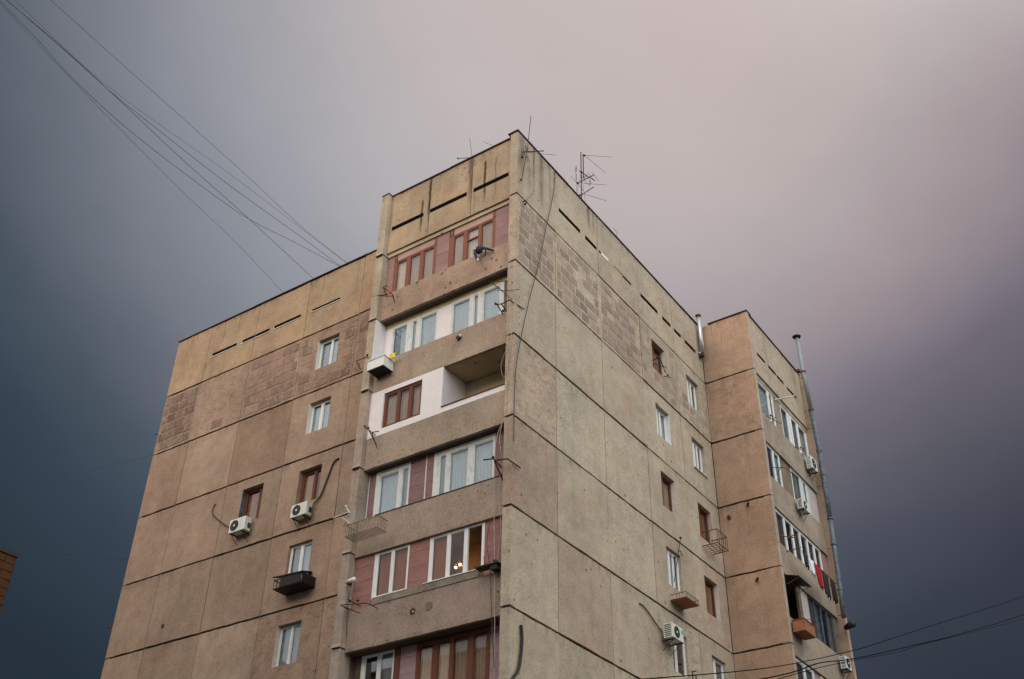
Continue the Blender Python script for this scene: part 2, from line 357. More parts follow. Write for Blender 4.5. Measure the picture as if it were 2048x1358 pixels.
block_meshes = []
for k in range(8):
    m = MB(); r = lambda s: R.uniform(-s, s)
    p = [(-.5+r(.03), 0, -.5+r(.05)), (.5+r(.03), 0, -.5+r(.05)), (.5+r(.03), 0, .5+r(.05)), (-.5+r(.03), 0, .5+r(.05))]
    f = [(x*.93+r(.02), 1+r(.25), z*.88+r(.03)) for x, _, z in p]
    b = [(x, -1.5, z) for x, _, z in p]
    m.v = b+p+f; m.f = [(0, 1, 5, 4), (1, 2, 6, 5), (2, 3, 7, 6), (3, 0, 4, 7), (4, 5, 9, 8), (5, 6, 10, 9), (6, 7, 11, 10), (7, 4, 8, 11), (8, 9, 10, 11)]
    block_meshes.append(m.mesh('stone_block', M['block']))
def blocks(F, u0, u1, z0, z1, parent, holes=(), keep=.8, seed=0., color=(.27, .20, .17), pitch=.395, proud=.014, name='stone_block', lmin=.5, lmax=.78):
    rows = max(1, int((z1-z0)/pitch)); pt = (z1-z0)/rows; n = 0
    for j in range(rows):
        zc = z0+(j+.5)*pt; u = u0-R.uniform(0, .45)
        while u < u1-.1:
            w = R.uniform(lmin, lmax); a, b = max(u, u0), min(u+w, u1); u += w
            if b-a < .16: continue
            cu = (a+b)/2
            if any(h[0]-.04 < b and a < h[1]+.04 and h[2]-.05 < zc+pt/2 and zc-pt/2 < h[3]+.05 for h in holes): continue
            if noise.noise(Vector((cu*.75+seed, zc*.95, seed)))*.5+.5+R.uniform(-.13, .13) > keep: continue
            o = bpy.data.objects.new(name, R.choice(block_meshes)); col.objects.link(o); o.parent = parent
            o.location = F.p(cu, .0, zc); o.scale = ((b-a-.045), proud*R.uniform(.6, 1.2), pt-.055)
            o.rotation_euler = (0, 0, 0) if F.ax == 0 else (0, 0, -math.pi/2)
            if F.ax == 0: o.scale[1] *= -1; 
            else: o.scale[1] *= -1
            f_ = R.uniform(.78, 1.12); c = [x*f_*R.uniform(.97, 1.03) for x in color]; o.color = (*c, 1); n += 1
    return n

def pleats(F, u0, u1, z0, z1, d, parent, mat='curtain', amp=.022, wl=.11, name='curtain'):
    m = MB(); n = max(6, int((u1-u0)/.022)); ph = R.uniform(0, 6)
    for z, k in ((z0, 1.25), ((z0+z1)/2, 1.), (z1, .7)):
        for i in range(n+1):
            u = u0+(u1-u0)*i/n
            m.v.append(tuple(F.p(u, d+amp*k*math.sin(u/wl*6.28+ph+.8*math.sin(u*9+ph)), z)))
    w = n+1
    for j in range(2):
        for i in range(n): a = j*w+i; m.f.append((a, a+1, a+w+1, a+w))
    return m.build(name, mat, parent, smooth=True)

def window(F, u0, u1, z0, z1, d, parent, mat='white', fw_=.06, mull=(), cur=(), dep=.07, open_panes=(), transoms={}, sill=None, name='window', sash=.03, fr=None):
    """outer frame (the part itself); mullions, panes, sashes, curtains are its sub-parts. d is the plane of the frame's face"""
    fl, frr, fb, ft = fr or (fw_, fw_, fw_, fw_)
    m = MB()
    m.fb(F, u0, u0+fl, d-dep, d, z0, z1); m.fb(F, u1-frr, u1, d-dep, d, z0, z1)
    m.fb(F, u0+fl, u1-frr, d-dep, d-.002, z1-ft, z1); m.fb(F, u0+fl, u1-frr, d-dep, d-.002, z0, z0+fb)
    w = m.build(name, mat, parent, bevel=.006)
    edges = [u0+fl]
    for a, b in mull:
        MB().fb(F, a, b, d-dep, d+.004, z0+fb, z1-ft).build('mullion', mat, w, bevel=.006); edges += [a, b]
    edges.append(u1-frr)
    for i in range(0, len(edges), 2):
        a, b = edges[i], edges[i+1]; k = i//2; t = transoms.get(k)
        if k not in open_panes:
            MB().fb(F, a, b, d-.045, d-.040, z0+fb, z1-ft).build('pane', 'dullglass' if mat in ('brown', 'redbrown') or 'dimcurtain' in cur else 'glass', w)
            if sash:
                s = MB(); q = sash
                s.fb(F, a, a+q, d-.055, d-.018, z0+fb, z1-ft).fb(F, b-q, b, d-.055, d-.018, z0+fb, z1-ft)
                s.fb(F, a+q, b-q, d-.055, d-.018, z0+fb, z0+fb+q).fb(F, a+q, b-q, d-.055, d-.018, z1-ft-q, z1-ft)
                s.build('sash', mat, w)
        if t: MB().fb(F, a, b, d-dep+.01, d+.002, t-.025, t+.025).build('transom', mat, w)
        c = cur[k] if k < len(cur) else None
        if c == 'half': pleats(F, a-.02, a+(b-a)*.6, z0+fb-.02, z1-ft-.04, d-.17, w, 'curtain')
        elif c: pleats(F, a-.02, b+.02, z0+fb-.02, z1-ft+.02-(.06 if c == 'curtain' else 0), d-.10-R.uniform(0, .03), w, c)
    if sill: MB().fb(F, u0-.03, u1+.03, d-.02, sill, z0-.03, z0-.002).build('sill', mat if sill > .05 else 'rust', w)
    return w

# ------------------------------------------------------------------ ground
gm = MB(); gm.v = [(-600, -600, 0), (600, -600, 0), (600, 600, 0), (-600, 600, 0)]; gm.f = [(0, 1, 2, 3)]
struct(gm.build('ground', 'ground'))
struct(MB().box((-3.2, -5.6, -.2), (24.5, -2.9, .12)).build('pavement', 'smooth', color=(.16, .15, .14)))

# ------------------------------------------------------------------ the apartment building
B = thing('apartment_building', 'tall weathered precast concrete apartment block with stacked loggias and stained attic storey', 'apartment building')
def warmc(k=1., t=0.): return (.328*k*(1+t*.10), .250*k, .192*k*(1-t*.03))
def rc(k=1., t=0.): return (.428*k*(1+t*.10), .372*k, .293*k)

# wing, y from the bay to 20.06
WC = [6.26, 8.98, 11.95, 14.92, 17.85, 20.06]
wh = {}
for i, (z0, z1) in enumerate([(24.93, 26.30), (22.04, 23.39), (19.12, 20.50), (16.18, 17.57), (13.29, 14.68), (10.4, 11.77), (7.5, 8.87), (4.6, 5.97), (1.7, 3.07)]):
    wh[i] = [(9.90, 11.0, z0, z1)]
    if i in (2, 8): wh[i].append((12.84, 13.94, 19.14 if i == 2 else z0, 20.58 if i == 2 else z1))
slots_w = [(16.0, 17.52, 28.00, 28.17), (14.06, 15.68, 28.00, 28.17), (12.28, 13.80, 28.00, 28.17), (10.13, 11.66, 28.01, 28.14)]
wall_tone = {(1, 2): (.80, .8), (1, 3): (1.02, 0), (0, 1): (.92, .3), (2, 3): (.95, .3), (5, 2): (.82, .5), (5, 3): (.9, .2), (4, 4): (.97, .2), (0, 3): (.98, .1), (1, 1): (1.03, 0)}
for c in range(5):
    u0, u1 = WC[c], WC[c+1]
    panel(WING, u0, u1, Z[0], ZT, B, 'attic_wing', (.385-.012*(c % 2), .283, .190), holes=slots_w)
    for k in range(9):
        z1, z0 = Z[k], (Z[k+1])
        tn, pk = wall_tone.get((k, c), (R.uniform(.84, 1.05), R.uniform(-.2, .6)))
        mat = 'bald' if (k == 0 and c in (1, 2, 3)) or (k, c) in ((4, 0), (5, 1), (4, 1)) else 'panel'
        hs = [h for h in wh[k] if h[0] > u0 and h[1] < u1]
        p = panel(WING, u0, u1, z0, z1, B, mat, warmc(tn, pk), holes=hs)
        if k == 0:
            kp = {4: 1.1, 3: .20, 2: .90, 1: .85, 0: .95}[c]
            blocks(WING, u0+.09, u1-.09, z0+.13, z1-.12, p, hs, kp, seed=c*3.1+2, color=(.268, .192, .152) if c != 4 else (.222, .156, .124))
# main gable face (R)
RC = [0., 2.37, 5.36, 8.37, 11.33, 14.07]
rh = {}
for i, (z0, z1) in enumerate([(24.95, 26.31), (22.04, 23.38), (19.12, 20.51), (16.20, 17.59), (13.26, 14.66), (10.4, 11.77), (7.5, 8.87), (4.6, 5.97), (1.7, 3.07)]):
    rh[i] = [(9.28, 10.36, z0, z1), (12.21, 13.30, z0-.04, z1-.02)]
slots_r = [(2.65, 4.13, 27.96, 28.14), (4.46, 5.30, 27.96, 28.14), (5.42, 5.6, 28.0, 28.1), (6.55, 7.9, 27.99, 28.11), (8.64, 10.08, 27.96, 28.14), (10.44, 11.2, 27.96, 28.14), (11.45, 12.10, 27.96, 28.14), (12.42, 13.45, 27.96, 28.14)]
rt_tone = {(3, 0): (.80, .9), (2, 0): (.91, .45), (1, 0): (.97, .0), (1, 1): (1.05, -.25), (2, 1): (1.10, -.3), (3, 1): (1.03, 0), (2, 2): (1.04, -.2), (1, 2): (1.0, 0), (3, 2): (1.05, -.15), (4, 0): (1.06, 0), (4, 1): (.85, .6), (5, 0): (1.0, .1), (0, 0): (1.02, .1), (0, 1): (1.06, 0), (4, 2): (.98, .15)}
for c in range(5):
    u0, u1 = RC[c], RC[c+1]
    hs = slots_r
    panel(RIGHT, u0+(.0 if c else -.007), u1, Z[0], ZT, B, 'attic_right', rc(.97, .0), holes=hs, th=.30 if c == 0 else .25)
    for k in range(9):
        z1, z0 = Z[k], Z[k+1]
        tn, pk = rt_tone.get((k, c), (R.uniform(.86, 1.06), R.uniform(-.25, .6)))
        hs = [h for h in rh[k] if h[0] > u0 and h[1] < u1]
        mat = 'bald' if (k == 0) or (k, c) in ((2, 0), (4, 3)) else 'panel'
        p = panel(RIGHT, u0+(.0 if c else -.007), u1, z0, z1, B, mat, rc(tn, pk), holes=hs, th=.30 if c == 0 else .25, d=R.uniform(-.008, .008))
        if k == 0:
            blocks(RIGHT, u0+(.16 if c == 0 else .09), u1-.09, z0+.12, z1-.10, p, hs, {0: 1.1, 1: .74, 2: .84, 3: .80, 4: .82}[c], seed=c*5.3+11, color=(.36, .293, .245), pitch=.36, proud=.012, lmin=.42, lmax=.7)
# filler strips replaced in the attic slots
MB().fb(RIGHT, 5.60, 6.12, -.05, .012, 27.99, 28.13).build('slot_cover', 'white', B)
MB().fb(WING, 6.28, 8.3, -.05, .010, 28.02, 28.17).build('slot_cover', 'cream', B)
MB().fb(RIGHT, 6.56, 7.2, -.04, .004, 27.985, 28.05).build('slot_cover', 'cream', B)
for s in slots_w: MB().fb(WING, s[0]-.02, s[1]+.05, -.02, .018, s[2]-.025, s[2]-.001).build('slot_sill', 'white', B)
# side wall of the second bay
for k in range(-1, 9):
    z1 = ZT if k < 0 else Z[k]; z0 = Z[0] if k < 0 else Z[k+1]
    p = panel(RSIDE, -2.21, -.012, z0, z1, B, 'attic_side' if k < 0 else ('bald' if k == 0 else 'panel'), (.38, .266, .193), th=.25, gu=.003, jit=.02)
for F, sl in ((WING, slots_w), (RIGHT, slots_r)):
    for s_ in sl: MB().fb(F, s_[0]-.01, s_[1]+.01, -.12, -.035, s_[2]-.01, s_[3]+.01).build('slot_shade_fill', 'slot_shade', B)  # black boxes set in the slots as their inner shade
# horizontal joints: dark tar bedding seen in every gap
for zz in Z:
    for F, a, b in ((WING, 6.3, 20.0), (RIGHT, .04, 14.1), (RSIDE, -2.17, -.03)):
        MB().fb(F, a, b, -.20, -.06, zz-.07, zz+.07).build('joint_bed', 'joint', B)
for F, cs in ((WING, WC[1:-1]), (RIGHT, RC[1:-1])):
    for u in cs:
        MB().fb(F, u-.05, u+.05, -.20, -.022, .7, ZT-.05).build('joint_seal', 'caulk', B)

# window units of the wing
CU, GC, BC = 'curtain', 'greycurtain', 'browncurtain'
def reveal(F, u, z0, z1, d0, mat, w, sgn=1, wid=.012):
    MB().fb(F, u, u+sgn*wid, d0, -.003, z0+.002, z1-.002).build('reveal', mat, w)
w = window(WING, 9.90, 11.0, 24.93, 26.30, -.16, B, 'white', .055, [(10.36, 10.43)], (CU, GC)); reveal(WING, 11.0, 24.93, 26.3, -.16, 'white', w, -1)
w = window(WING, 9.90, 11.0, 22.04, 23.39, -.16, B, 'white', .055, [(10.42, 10.52)], (CU, CU)); reveal(WING, 11.0, 22.04, 23.39, -.16, 'white', w, -1)
w = window(WING, 12.84, 13.94, 19.14, 20.58, -.20, B, 'brown', .07, [(13.12, 13.22)], (BC, BC)); reveal(WING, 13.94, 19.14, 20.58, -.2, 'darkpipe', w, -1)
w = window(WING, 9.90, 11.0, 19.12, 20.50, -.18, B, 'brown', .075, [(10.32, 10.41)], (BC, GC))
w = window(WING, 9.90, 11.0, 16.18, 17.57, -.12, B, 'white', .05, [(10.42, 10.51)], (CU, GC))
w = window(WING, 9.90, 11.0, 13.29, 14.68, -.16, B, 'oldwhite', .055, [(10.42, 10.5)], (GC, GC)); reveal(WING, 11.0, 13.29, 14.68, -.16, 'dirtywhite', w, -1)
for k in range(5, 9):
    h = wh[k][0]; window(WING, h[0], h[1], h[2], h[3], -.15, B, 'white', .055, [(10.42, 10.5)], (GC, CU))
h = wh[8][1]; window(WING, h[0], h[1], h[2], h[3], -.15, B, 'brown', .06, [(13.3, 13.4)], (GC, GC))
# window units of the gable
def rwin(i, c, mat, d, mull, cur, rev=None, **kw):
    h = rh[i][c]; w = window(RIGHT, h[0], h[1], h[2], h[3], d, B, mat, kw.pop('fw_', .055), mull, cur, **kw)
    if rev: reveal(RIGHT, h[1], h[2], h[3], d, rev, w, -1)
    return w
rwin(0, 0, 'brown', -.16, [(9.66, 9.74)], (BC, BC), 'dirtywhite')
rwin(1, 0, 'white', -.16, [(9.60, 9.70), (9.86, 9.93)], (GC, None, CU), 'white')
rwin(2, 0, 'brown', -.16, [(9.62, 9.72)], (BC, GC), 'dirtywhite')
rwin(3, 0, 'white', -.10, [(9.62, 9.72), (9.95, 10.0)], (CU, None, CU))
rwin(4, 0, 'white', -.10, [(9.66, 9.74)], (GC, None))
rwin(0, 1, 'white', -.14, [(12.55, 12.67), (12.85, 12.92)], (CU, GC, CU))
rwin(1, 1, 'white', -.14, [(12.58, 12.70), (12.90, 12.96)], (CU, GC, CU), sill=.07)
rwin(2, 1, 'brown', -.14, [(12.56, 12.66)], (BC, BC))
rwin(3, 1, 'brown', -.16, [(12.52, 12.60)], (None, BC), 'dirtywhite')
rwin(4, 1, 'white', -.10, [(12.58, 12.68)], (GC, GC))
for k in range(5, 9):
    rwin(k, 0, 'white', -.14, [(9.66, 9.74)], (GC, CU)); rwin(k, 1, 'white', -.14, [(12.6, 12.7)], (CU, GC))

# ---- roof sheets, slabs, cores
def cap(F, u0, u1, over=.045, z=ZT, wdt=.4):
    u = u0
    while u < u1-.05:
        e = min(u+R.uniform(2.4, 3.4), u1); dz = R.uniform(-.012, .012)
        m = MB().fb(F, u, e-.006, -wdt, over+R.uniform(-.01, .012), z-.005+dz, z+.035+dz); m.build('roof_flashing', 'cap', B); u = e
cap(WING, 6.26, 20.10); cap(RIGHT, -.03, 14.07, .035); cap(BAY, .32, 5.86, -.16, 29.76); cap(RSIDE, -2.25, -.40, .04); cap(RBAY, 14.30, 19.90, -.02, 29.75)
def slab(x0, y0, x1, y1, z0, z1, mat='dark', name='floor_slab'): return MB().box((x0, y0, z0), (x1, y1, z1)).build(name, mat, B)
for zz in Z:
    slab(2.54, .34, 13.8, 19.8, zz-.03, zz+.12)
    slab(14.35, -1.5, 19.85, 9.6, zz-.02, zz+.10)
slab(2.5, .3, 14.4, 19.9, 29.45, 29.6, name='roof_slab'); slab(14.4, -1.95, 20.1, 9.8, 29.45, 29.6, name='roof_slab')
slab(.4, .33, 2.52, 5.85, 29.45, 29.6, name='roof_slab')
# the hidden far sides
MB().box((2.3, 19.82, 0), (14., 20.06, 29.7)).build('end_wall', 'panel', B, warmc())
MB().box((14.02, 9.9, 0), (14.27, 19.8, 29.7)).build('rear_wall', 'panel', B, warmc())
MB().box((14.3, 9.62, 0), (20.0, 9.88, 29.7)).build('rear_wall', 'panel', B, warmc())
MB().box((20.02, -1.9, 0), (20.2, 9.88, 29.7)).build('rear_wall', 'panel', B, warmc())
MB().box((2.30, 6.3, 0), (14.0, 19.8, .66)).build('plinth', 'smooth', B, (.2, .18, .16))
MB().box((.02, .02, 0), (14.0, 6.2, .66)).build('plinth', 'smooth', B, (.2, .18, .16))
MB().box((14.12, -2.18, 0), (20.1, 6.2, .66)).build('plinth', 'smooth', B, (.2, .18, .16))
MB().box((3.9, 1.8, .7), (4.0, 19.7, 29.4)).build('inner_wall', 'room', B)
MB().box((4.1, 1.7, .7), (13.9, 1.8, 29.4)).build('inner_wall', 'room', B)
MB().box((11.45, .3, .7), (11.55, 1.69, 29.4)).build('inner_wall', 'dark', B)
MB().box((8.45, .3, .7), (8.55, 1.69, 29.4)).build('inner_wall', 'dark', B)
MB().box((2.55, 12.0, .7), (3.89, 12.1, 29.4)).build('inner_wall', 'dark', B)
# return wall of the bay towards the wing
MB().box((.25, 6.02, .7), (2.5, 6.19, 29.7)).build('return_wall', 'panel', B, warmc())

# ---- bay: pilaster on its far edge, one length per storey
zb = [ZT+.03]+Z+[.66]
for k in range(len(zb)-1):
    z1, z0 = zb[k], zb[k+1]; o = R.uniform(-.015, .015)
    m = MB(); lip = .035
    pts = []
    for z, dd_ in ((z0+.02, lip), (z0+.14, -.02+o), (z1-.01, -.02+o)):
        pts += [(0-dd_, 5.87-(.02 if z < z0+.05 else 0), z), (0-dd_, 6.20, z), (.50, 6.20, z), (.50, 5.87-(.02 if z < z0+.05 else 0), z)]
    m.v = pts
    m.f = [(3, 2, 1, 0), (8, 9, 10, 11)]
    for r_ in range(2):
        for j in range(4): m.f.append((r_*4+j, r_*4+(j+1) % 4, r_*4+4+(j+1) % 4, r_*4+4+j))
    m.build('pilaster', 'panel', B, (.40, .35, .27) if k < 3 else (.36, .30, .25), bevel=.012)
MB().box((-.01, 5.86, ZT+.03), (.3, 6.21, ZT+.07)).build('roof_flashing', 'cap', B)
for zz in Z: MB().box((.03, 5.90, zz-.05), (.45, 6.17, zz+.04)).build('joint_bed', 'joint', B)
# attic of the bay
slots_b = [(4.25, 5.76, 28.00, 28.19), (2.30, 3.97, 28.00, 28.19), (.50, 2.02, 28.00, 28.19)]
for u0, u1, s in ((.31, 2.10, slots_b[2]), (2.10, 3.99, slots_b[1]), (3.99, 5.87, slots_b[0])):
    panel(BAY, u0, u1, 26.97, 29.76, B, 'attic_bay', (.385, .305, .215), holes=[s], d=-.21, th=.12, gz=0., jit=.006)
MB().fb(BAY, .31, 5.86, -.45, -.34, 26.6, 29.5).build('attic_backing', 'dark', B)
for s_ in slots_b: MB().fb(BAY, s_[0]-.01, s_[1]+.01, -.30, -.235, s_[2]-.01, s_[3]+.01).build('slot_shade_fill', 'slot_shade', B)  # bay slots filled black, standing in for shade
MB().fb(BAY, .31, 5.86, -.55, -.275, 26.80, 26.955).build('lintel', 'smooth', B, (.46, .40, .29))
# loggia parapets (row tops and undersides)
par = [(23.93, 25.02), (20.93, 22.13), (18.07, 19.21), (15.11, 16.33), (12.21, 13.44), (9.3, 10.5), (6.4, 7.6), (3.5, 4.7)]
pcol = [(.365, .272, .21), (.340, .275, .218), (.345, .282, .222), (.33, .265, .215), (.31, .242, .20), (.34, .28, .22), (.34, .28, .22), (.34, .28, .22)]
for k, (a, b) in enumerate(par):
    panel(BAY, .305, 5.868, a, b, B, 'pitted' if k == 0 else 'panel', pcol[k], d=-.21, th=.11, gz=0., jit=.016 if k == 0 else .008, name='balcony_parapet')
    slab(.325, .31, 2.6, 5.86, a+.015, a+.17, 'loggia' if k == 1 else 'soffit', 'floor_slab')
MB().fb(BAY, .31, 5.86, -1.55, -1.45, .7, 29.2).build('inner_wall', 'room', B)
# party walls closing the bay at its flanks
MB().box((.32, .302, .7), (2.5, .318, 29.3)).build('inner_wall', 'room', B)

PK = [(.36, .22, .20), (.36, .22, .20)]
def pinkwall(u0, u1, z0, z1, d, color, parent=None, rows=None, name='stone_cladding'):
    """tuff slabs laid in courses"""
    o = MB().fb(BAY, u0, u1, d-.10, d-.012, z0, z1).build('wall_infill', 'seal', B)
    h = .46; z = z0
    while z < z1-.02:
        t = min(z+h, z1)
        if z1-t < .12: t = z1
        u = u0
        while u < u1-.02:
            e = min(u+R.uniform(.9, 1.3), u1)
            if u1-e < .25: e = u1
            f = R.uniform(.94, 1.06)
            MB().fb(BAY, u+.003, e-.003, d-.05, d+R.uniform(-.002, .002), z+.004, t-.004).build('cladding_slab', 'pink', o, tuple(c*f for c in color))
            u = e
        z = t
# row 1, just under the attic
Pk1 = (.30, .195, .185)
for a, b in ((5.55, 5.865), (3.06, 3.61), (.31, 1.08)): pinkwall(a, b, 25.0, 26.80, -.33, Pk1)
for a, b in ((3.73, 5.40), (1.19, 2.86)): MB().fb(BAY, a, b, -.45, -.335, 26.52, 26.80).build('lintel', 'pink', B, (.42, .30, .25))
window(BAY, 3.61, 5.55, 24.95, 26.52, -.34, B, 'redbrown', .12, [(4.22, 4.34), (4.82, 4.96)], (GC, GC, CU), sash=.035, fr=(.12, .13, .1, .07))
window(BAY, 1.08, 3.06, 24.95, 26.52, -.34, B, 'redbrown', .12, [(1.70, 1.79), (2.29, 2.43)], (GC, CU, GC), sash=.035, transoms={1: 26.0}, fr=(.11, .18, .1, .07))
for a in (1.08, 2.90, 3.61, 5.42): MB().fb(BAY, a, a+.12, -.42, -.325, 26.52, 26.80).build('jamb', 'redbrown', B)
# row 2: white glazing
MB().fb(BAY, .31, 5.86, -.66, -.545, 23.72, 23.93).build('lintel', 'cream', B)
MB().fb(BAY, 5.50, 5.86, -.62, -.55, 22.1, 23.72).build('white_panel', 'plaster', B)
MB().fb(BAY, 2.95, 3.54, -.62, -.55, 22.1, 23.72).build('white_panel', 'plaster', B)
MB().fb(BAY, .31, .80, -.62, -.56, 22.1, 23.72).build('wall_infill', 'seal', B)
MB().box((.03, 5.852, 22.0), (.545, 5.866, 23.9)).build('white_panel', 'plaster', B)
window(BAY, 3.54, 5.50, 22.1, 23.72, -.53, B, 'oldwhite', .06, [(4.25, 4.43), (4.62, 4.86)], (CU, CU, 'half'), fr=(.04, .05, .08, .09))
window(BAY, .80, 2.95, 22.1, 23.72, -.53, B, 'oldwhite', .06, [(1.64, 1.84), (2.02, 2.19)], (CU, CU, CU), fr=(.17, .06, .08, .09))
# row 3: white plastered half and open loggia
wm = MB(); wm.fb(BAY, 2.86, 3.70, -.32, -.20, 19.20, 20.93).fb(BAY, 5.30, 5.866, -.32, -.20, 19.20, 20.93).fb(BAY, 3.70, 5.30, -.32, -.202, 19.20, 19.43).fb(BAY, 3.70, 5.30, -.32, -.202, 20.76, 20.93)
wm.build('plaster_wall', 'plaster', B)
MB().fb(BAY, .31, 2.858, -.30, -.200, 19.212, 19.40).build('parapet_band', 'plaster', B)
MB().fb(BAY, .31, 2.858, -.33, -.17, 19.402, 19.43).build('rail', 'brown', B)
MB().box((.325, 2.862, 18.2), (1.44, 2.98, 20.93)).build('loggia_side_wall', 'plaster', B)
MB().box((1.40, .33, 18.2), (1.448, 2.858, 20.92)).build('loggia_back_wall', 'loggia', B)
for y, x in ((1.9, .6), (1.25, .95), (.75, .55)): MB().ball((x, y, 20.94), .035, 6).build('ceiling_hook', 'steel', B)
window(BAY, 3.70, 5.30, 19.43, 20.76, -.25, B, 'brown', .08, [(4.15, 4.26), (4.66, 4.75)], (GC, GC, GC), sash=.03)
# row 4
Pk4 = (.24, .150, .148)
for a, b in ((5.565, 5.86), (3.25, 4.18), (.31, .96)): pinkwall(a, b, 16.2, 18.06, -.52, Pk4)
for u in (5.83, 3.53): MB().fb(BAY, u, u+.035, -.52, -.50, 16.3, 18.05).build('cover_strip', 'oldwhite', B)
window(BAY, 4.18, 5.565, 16.3, 18.04, -.50, B, 'oldwhite', .06, [(4.49, 4.64)], (GC, CU), fr=(.05, .19, .06, .17))
window(BAY, .96, 3.25, 16.3, 18.04, -.50, B, 'oldwhite', .06, [(1.74, 1.96), (2.64, 2.78)], (CU, CU, GC), fr=(.07, .22, .06, .17))
MB().fb(BAY, .31, 5.2, -.5, -.19, 16.332, 16.358).build('sill_sheet', 'steel', B)
# row 5
Pk5 = (.30, .160, .148)
for a, b in ((5.12, 5.865), (3.04, 3.79), (.31, 1.09)): pinkwall(a, b, 13.4, 15.11, -.30, Pk5)
window(BAY, 3.79, 5.12, 13.66, 15.09, -.30, B, 'white', .05, [(4.38, 4.47)], ('dimcurtain', 'dimcurtain'), sash=.022, fr=(.06, .13, .07, .04))
window(BAY, 1.09, 3.04, 13.66, 15.10, -.30, B, 'white', .05, [(1.67, 1.80), (2.31, 2.41)], (None, None, 'dimcurtain'), open_panes=(0,), sash=.022, fr=(.10, .10, .08, .05))
pleats(BAY, 1.80, 1.93, 13.7, 15.05, -.5, B, 'redcurtain')
MB().fb(BAY, 1.2, 5.0, -.33, -.19, 13.445, 13.655).build('mortar_band', 'bald', B, (.24, .21, .17))
MB().fb(BAY, 1.2, 3.1, -.36, -.17, 13.657, 13.675).build('sill_sheet', 'white', B)
# row 6
MB().fb(BAY, 5.60, 5.86, -.8, -.70, 10.5, 12.2).build('wall_infill', 'soffit', B)  # dark soffit colour painted on as the shade of this unlit wall
pinkwall(3.59, 4.17, 10.5, 12.2, -.70, (.35, .24, .25)); pinkwall(.31, 1.09, 10.5, 12.2, -.70, (.36, .25, .26))
window(BAY, 4.37, 5.60, 10.55, 12.2, -.68, B, 'white', .05, [(4.9, 4.99)], (GC, None), fr=(.05, .12, .06, .05))
window(BAY, 1.09, 3.59, 10.55, 12.2, -.68, B, 'brown', .1, [(1.63, 1.81), (2.31, 2.41), (2.84, 3.01)], (GC, GC, CU, CU), sash=.03)
MB().fb(BAY, 4.17, 4.37, -.78, -.67, 10.5, 12.2).build('jamb', 'brown', B)
# rows lower down, out of the frame
for z0, z1 in ((7.6, 9.28), (4.7, 6.38), (1.8, 3.48)):
    for a, b in ((5.12, 5.865), (3.04, 3.79), (.31, 1.09)): MB().fb(BAY, a, b, -.42, -.33, z0-.1, z1).build('wall_infill', 'pink', B, Pk1)
    window(BAY, 3.79, 5.12, z0-.05, z1, -.33, B, 'white', .06, [(4.4, 4.5)], (GC, CU)); window(BAY, 1.09, 3.04, z0-.05, z1, -.33, B, 'white', .06, [(2.0, 2.12)], (CU, GC))

# ---- the second bay (RBAY), loggias seen at a slant
for k in range(len(zb)-1):
    z1, z0 = zb[k], zb[k+1]
    MB().box((14.09, -2.215, z0+.02), (14.30, -1.9, z1-.02 if k else ZT)).build('pilaster', 'panel', B, (.40, .36, .31), bevel=.01)
    MB().box((19.93, -2.42, z0+.012), (20.2, -1.9, z1-.012 if k else ZT+.02)).build('pilaster', 'panel', B, (.40, .30, .22), bevel=.01)
for zz in Z: MB().box((19.95, -2.38, zz-.04), (20.18, -1.95, zz+.04)).build('joint_bed', 'joint', B); MB().box((14.11, -2.19, zz-.04), (14.28, -1.95, zz+.04)).build('joint_bed', 'joint', B)
D0 = -.06   # parapet plane of this bay
slb = [(14.85, 15.72, 27.92, 28.08), (16.0, 16.85, 27.92, 28.08), (16.9, 17.68, 27.92, 28.08), (18.05, 19.1, 27.92, 28.08)]
for u0, u1 in ((14.31, 15.95), (15.95, 17.93), (17.93, 19.92)):
    panel(RBAY, u0, u1, 26.86, 29.74, B, 'panel', rc(.98, .1), holes=[s for s in slb if s[0] > u0 and s[1] < u1], d=D0, th=.12, gz=0., gu=.012, jit=.006)
[MB().fb(RBAY, s_[0]-.01, s_[1]+.01, -.16, D0-.03, s_[2]-.01, s_[3]+.01).build('slot_shade_fill', 'slot_shade', B) for s_ in slb]  # same painted shade fill in the second bay's slots
MB().fb(RBAY, 14.31, 19.92, -.32, -.22, 26.4, 29.5).build('attic_backing', 'dark', B)
MB().fb(RBAY, 14.31, 19.92, -.30, D0-.06, 26.62, 26.85).build('lintel', 'smooth', B, (.36, .31, .24))
rpar = [(23.60, 24.93), (20.70, 22.02), (17.98, 19.20), (14.90, 16.30), (12.1, 13.4), (9.2, 10.5), (6.3, 7.6), (3.4, 4.7)]
for k, (a, b) in enumerate(rpar):
    panel(RBAY, 14.31, 19.92, a, b, B, 'panel', (.33, .285, .23), d=D0, th=.12, gz=0., jit=.008, name='balcony_parapet')
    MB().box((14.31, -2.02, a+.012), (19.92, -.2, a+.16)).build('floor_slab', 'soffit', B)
MB().fb(RBAY, 14.31, 19.92, -1.6, -1.5, .7, 29.3).build('inner_wall', 'dark', B)
GW = -.13
window(RBAY, 14.60, 16.15, 24.93, 26.60, GW, B, 'white', .05, [(15.62, 15.76)], (CU, CU), sash=.03)
blocks(RBAY, 16.2, 16.95, 25.0, 26.6, B, (), 2, color=(.34, .28, .22), proud=.012, name='stone_block') if 0 else None
MB().fb(RBAY, 16.15, 16.95, -.26, GW-.01, 24.9, 26.6).build('wall_infill', 'bald', B, (.33, .27, .21))
window(RBAY, 16.95, 19.75, 24.93, 26.60, GW, B, 'white', .05, [(17.70, 17.82), (17.98, 18.12), (18.75, 18.9)], (GC, CU, GC, CU), sash=.03)
MB().fb(RBAY, 19.75, 19.92, -.26, GW-.02, 24.9, 26.6).build('wall_infill', 'plaster', B)
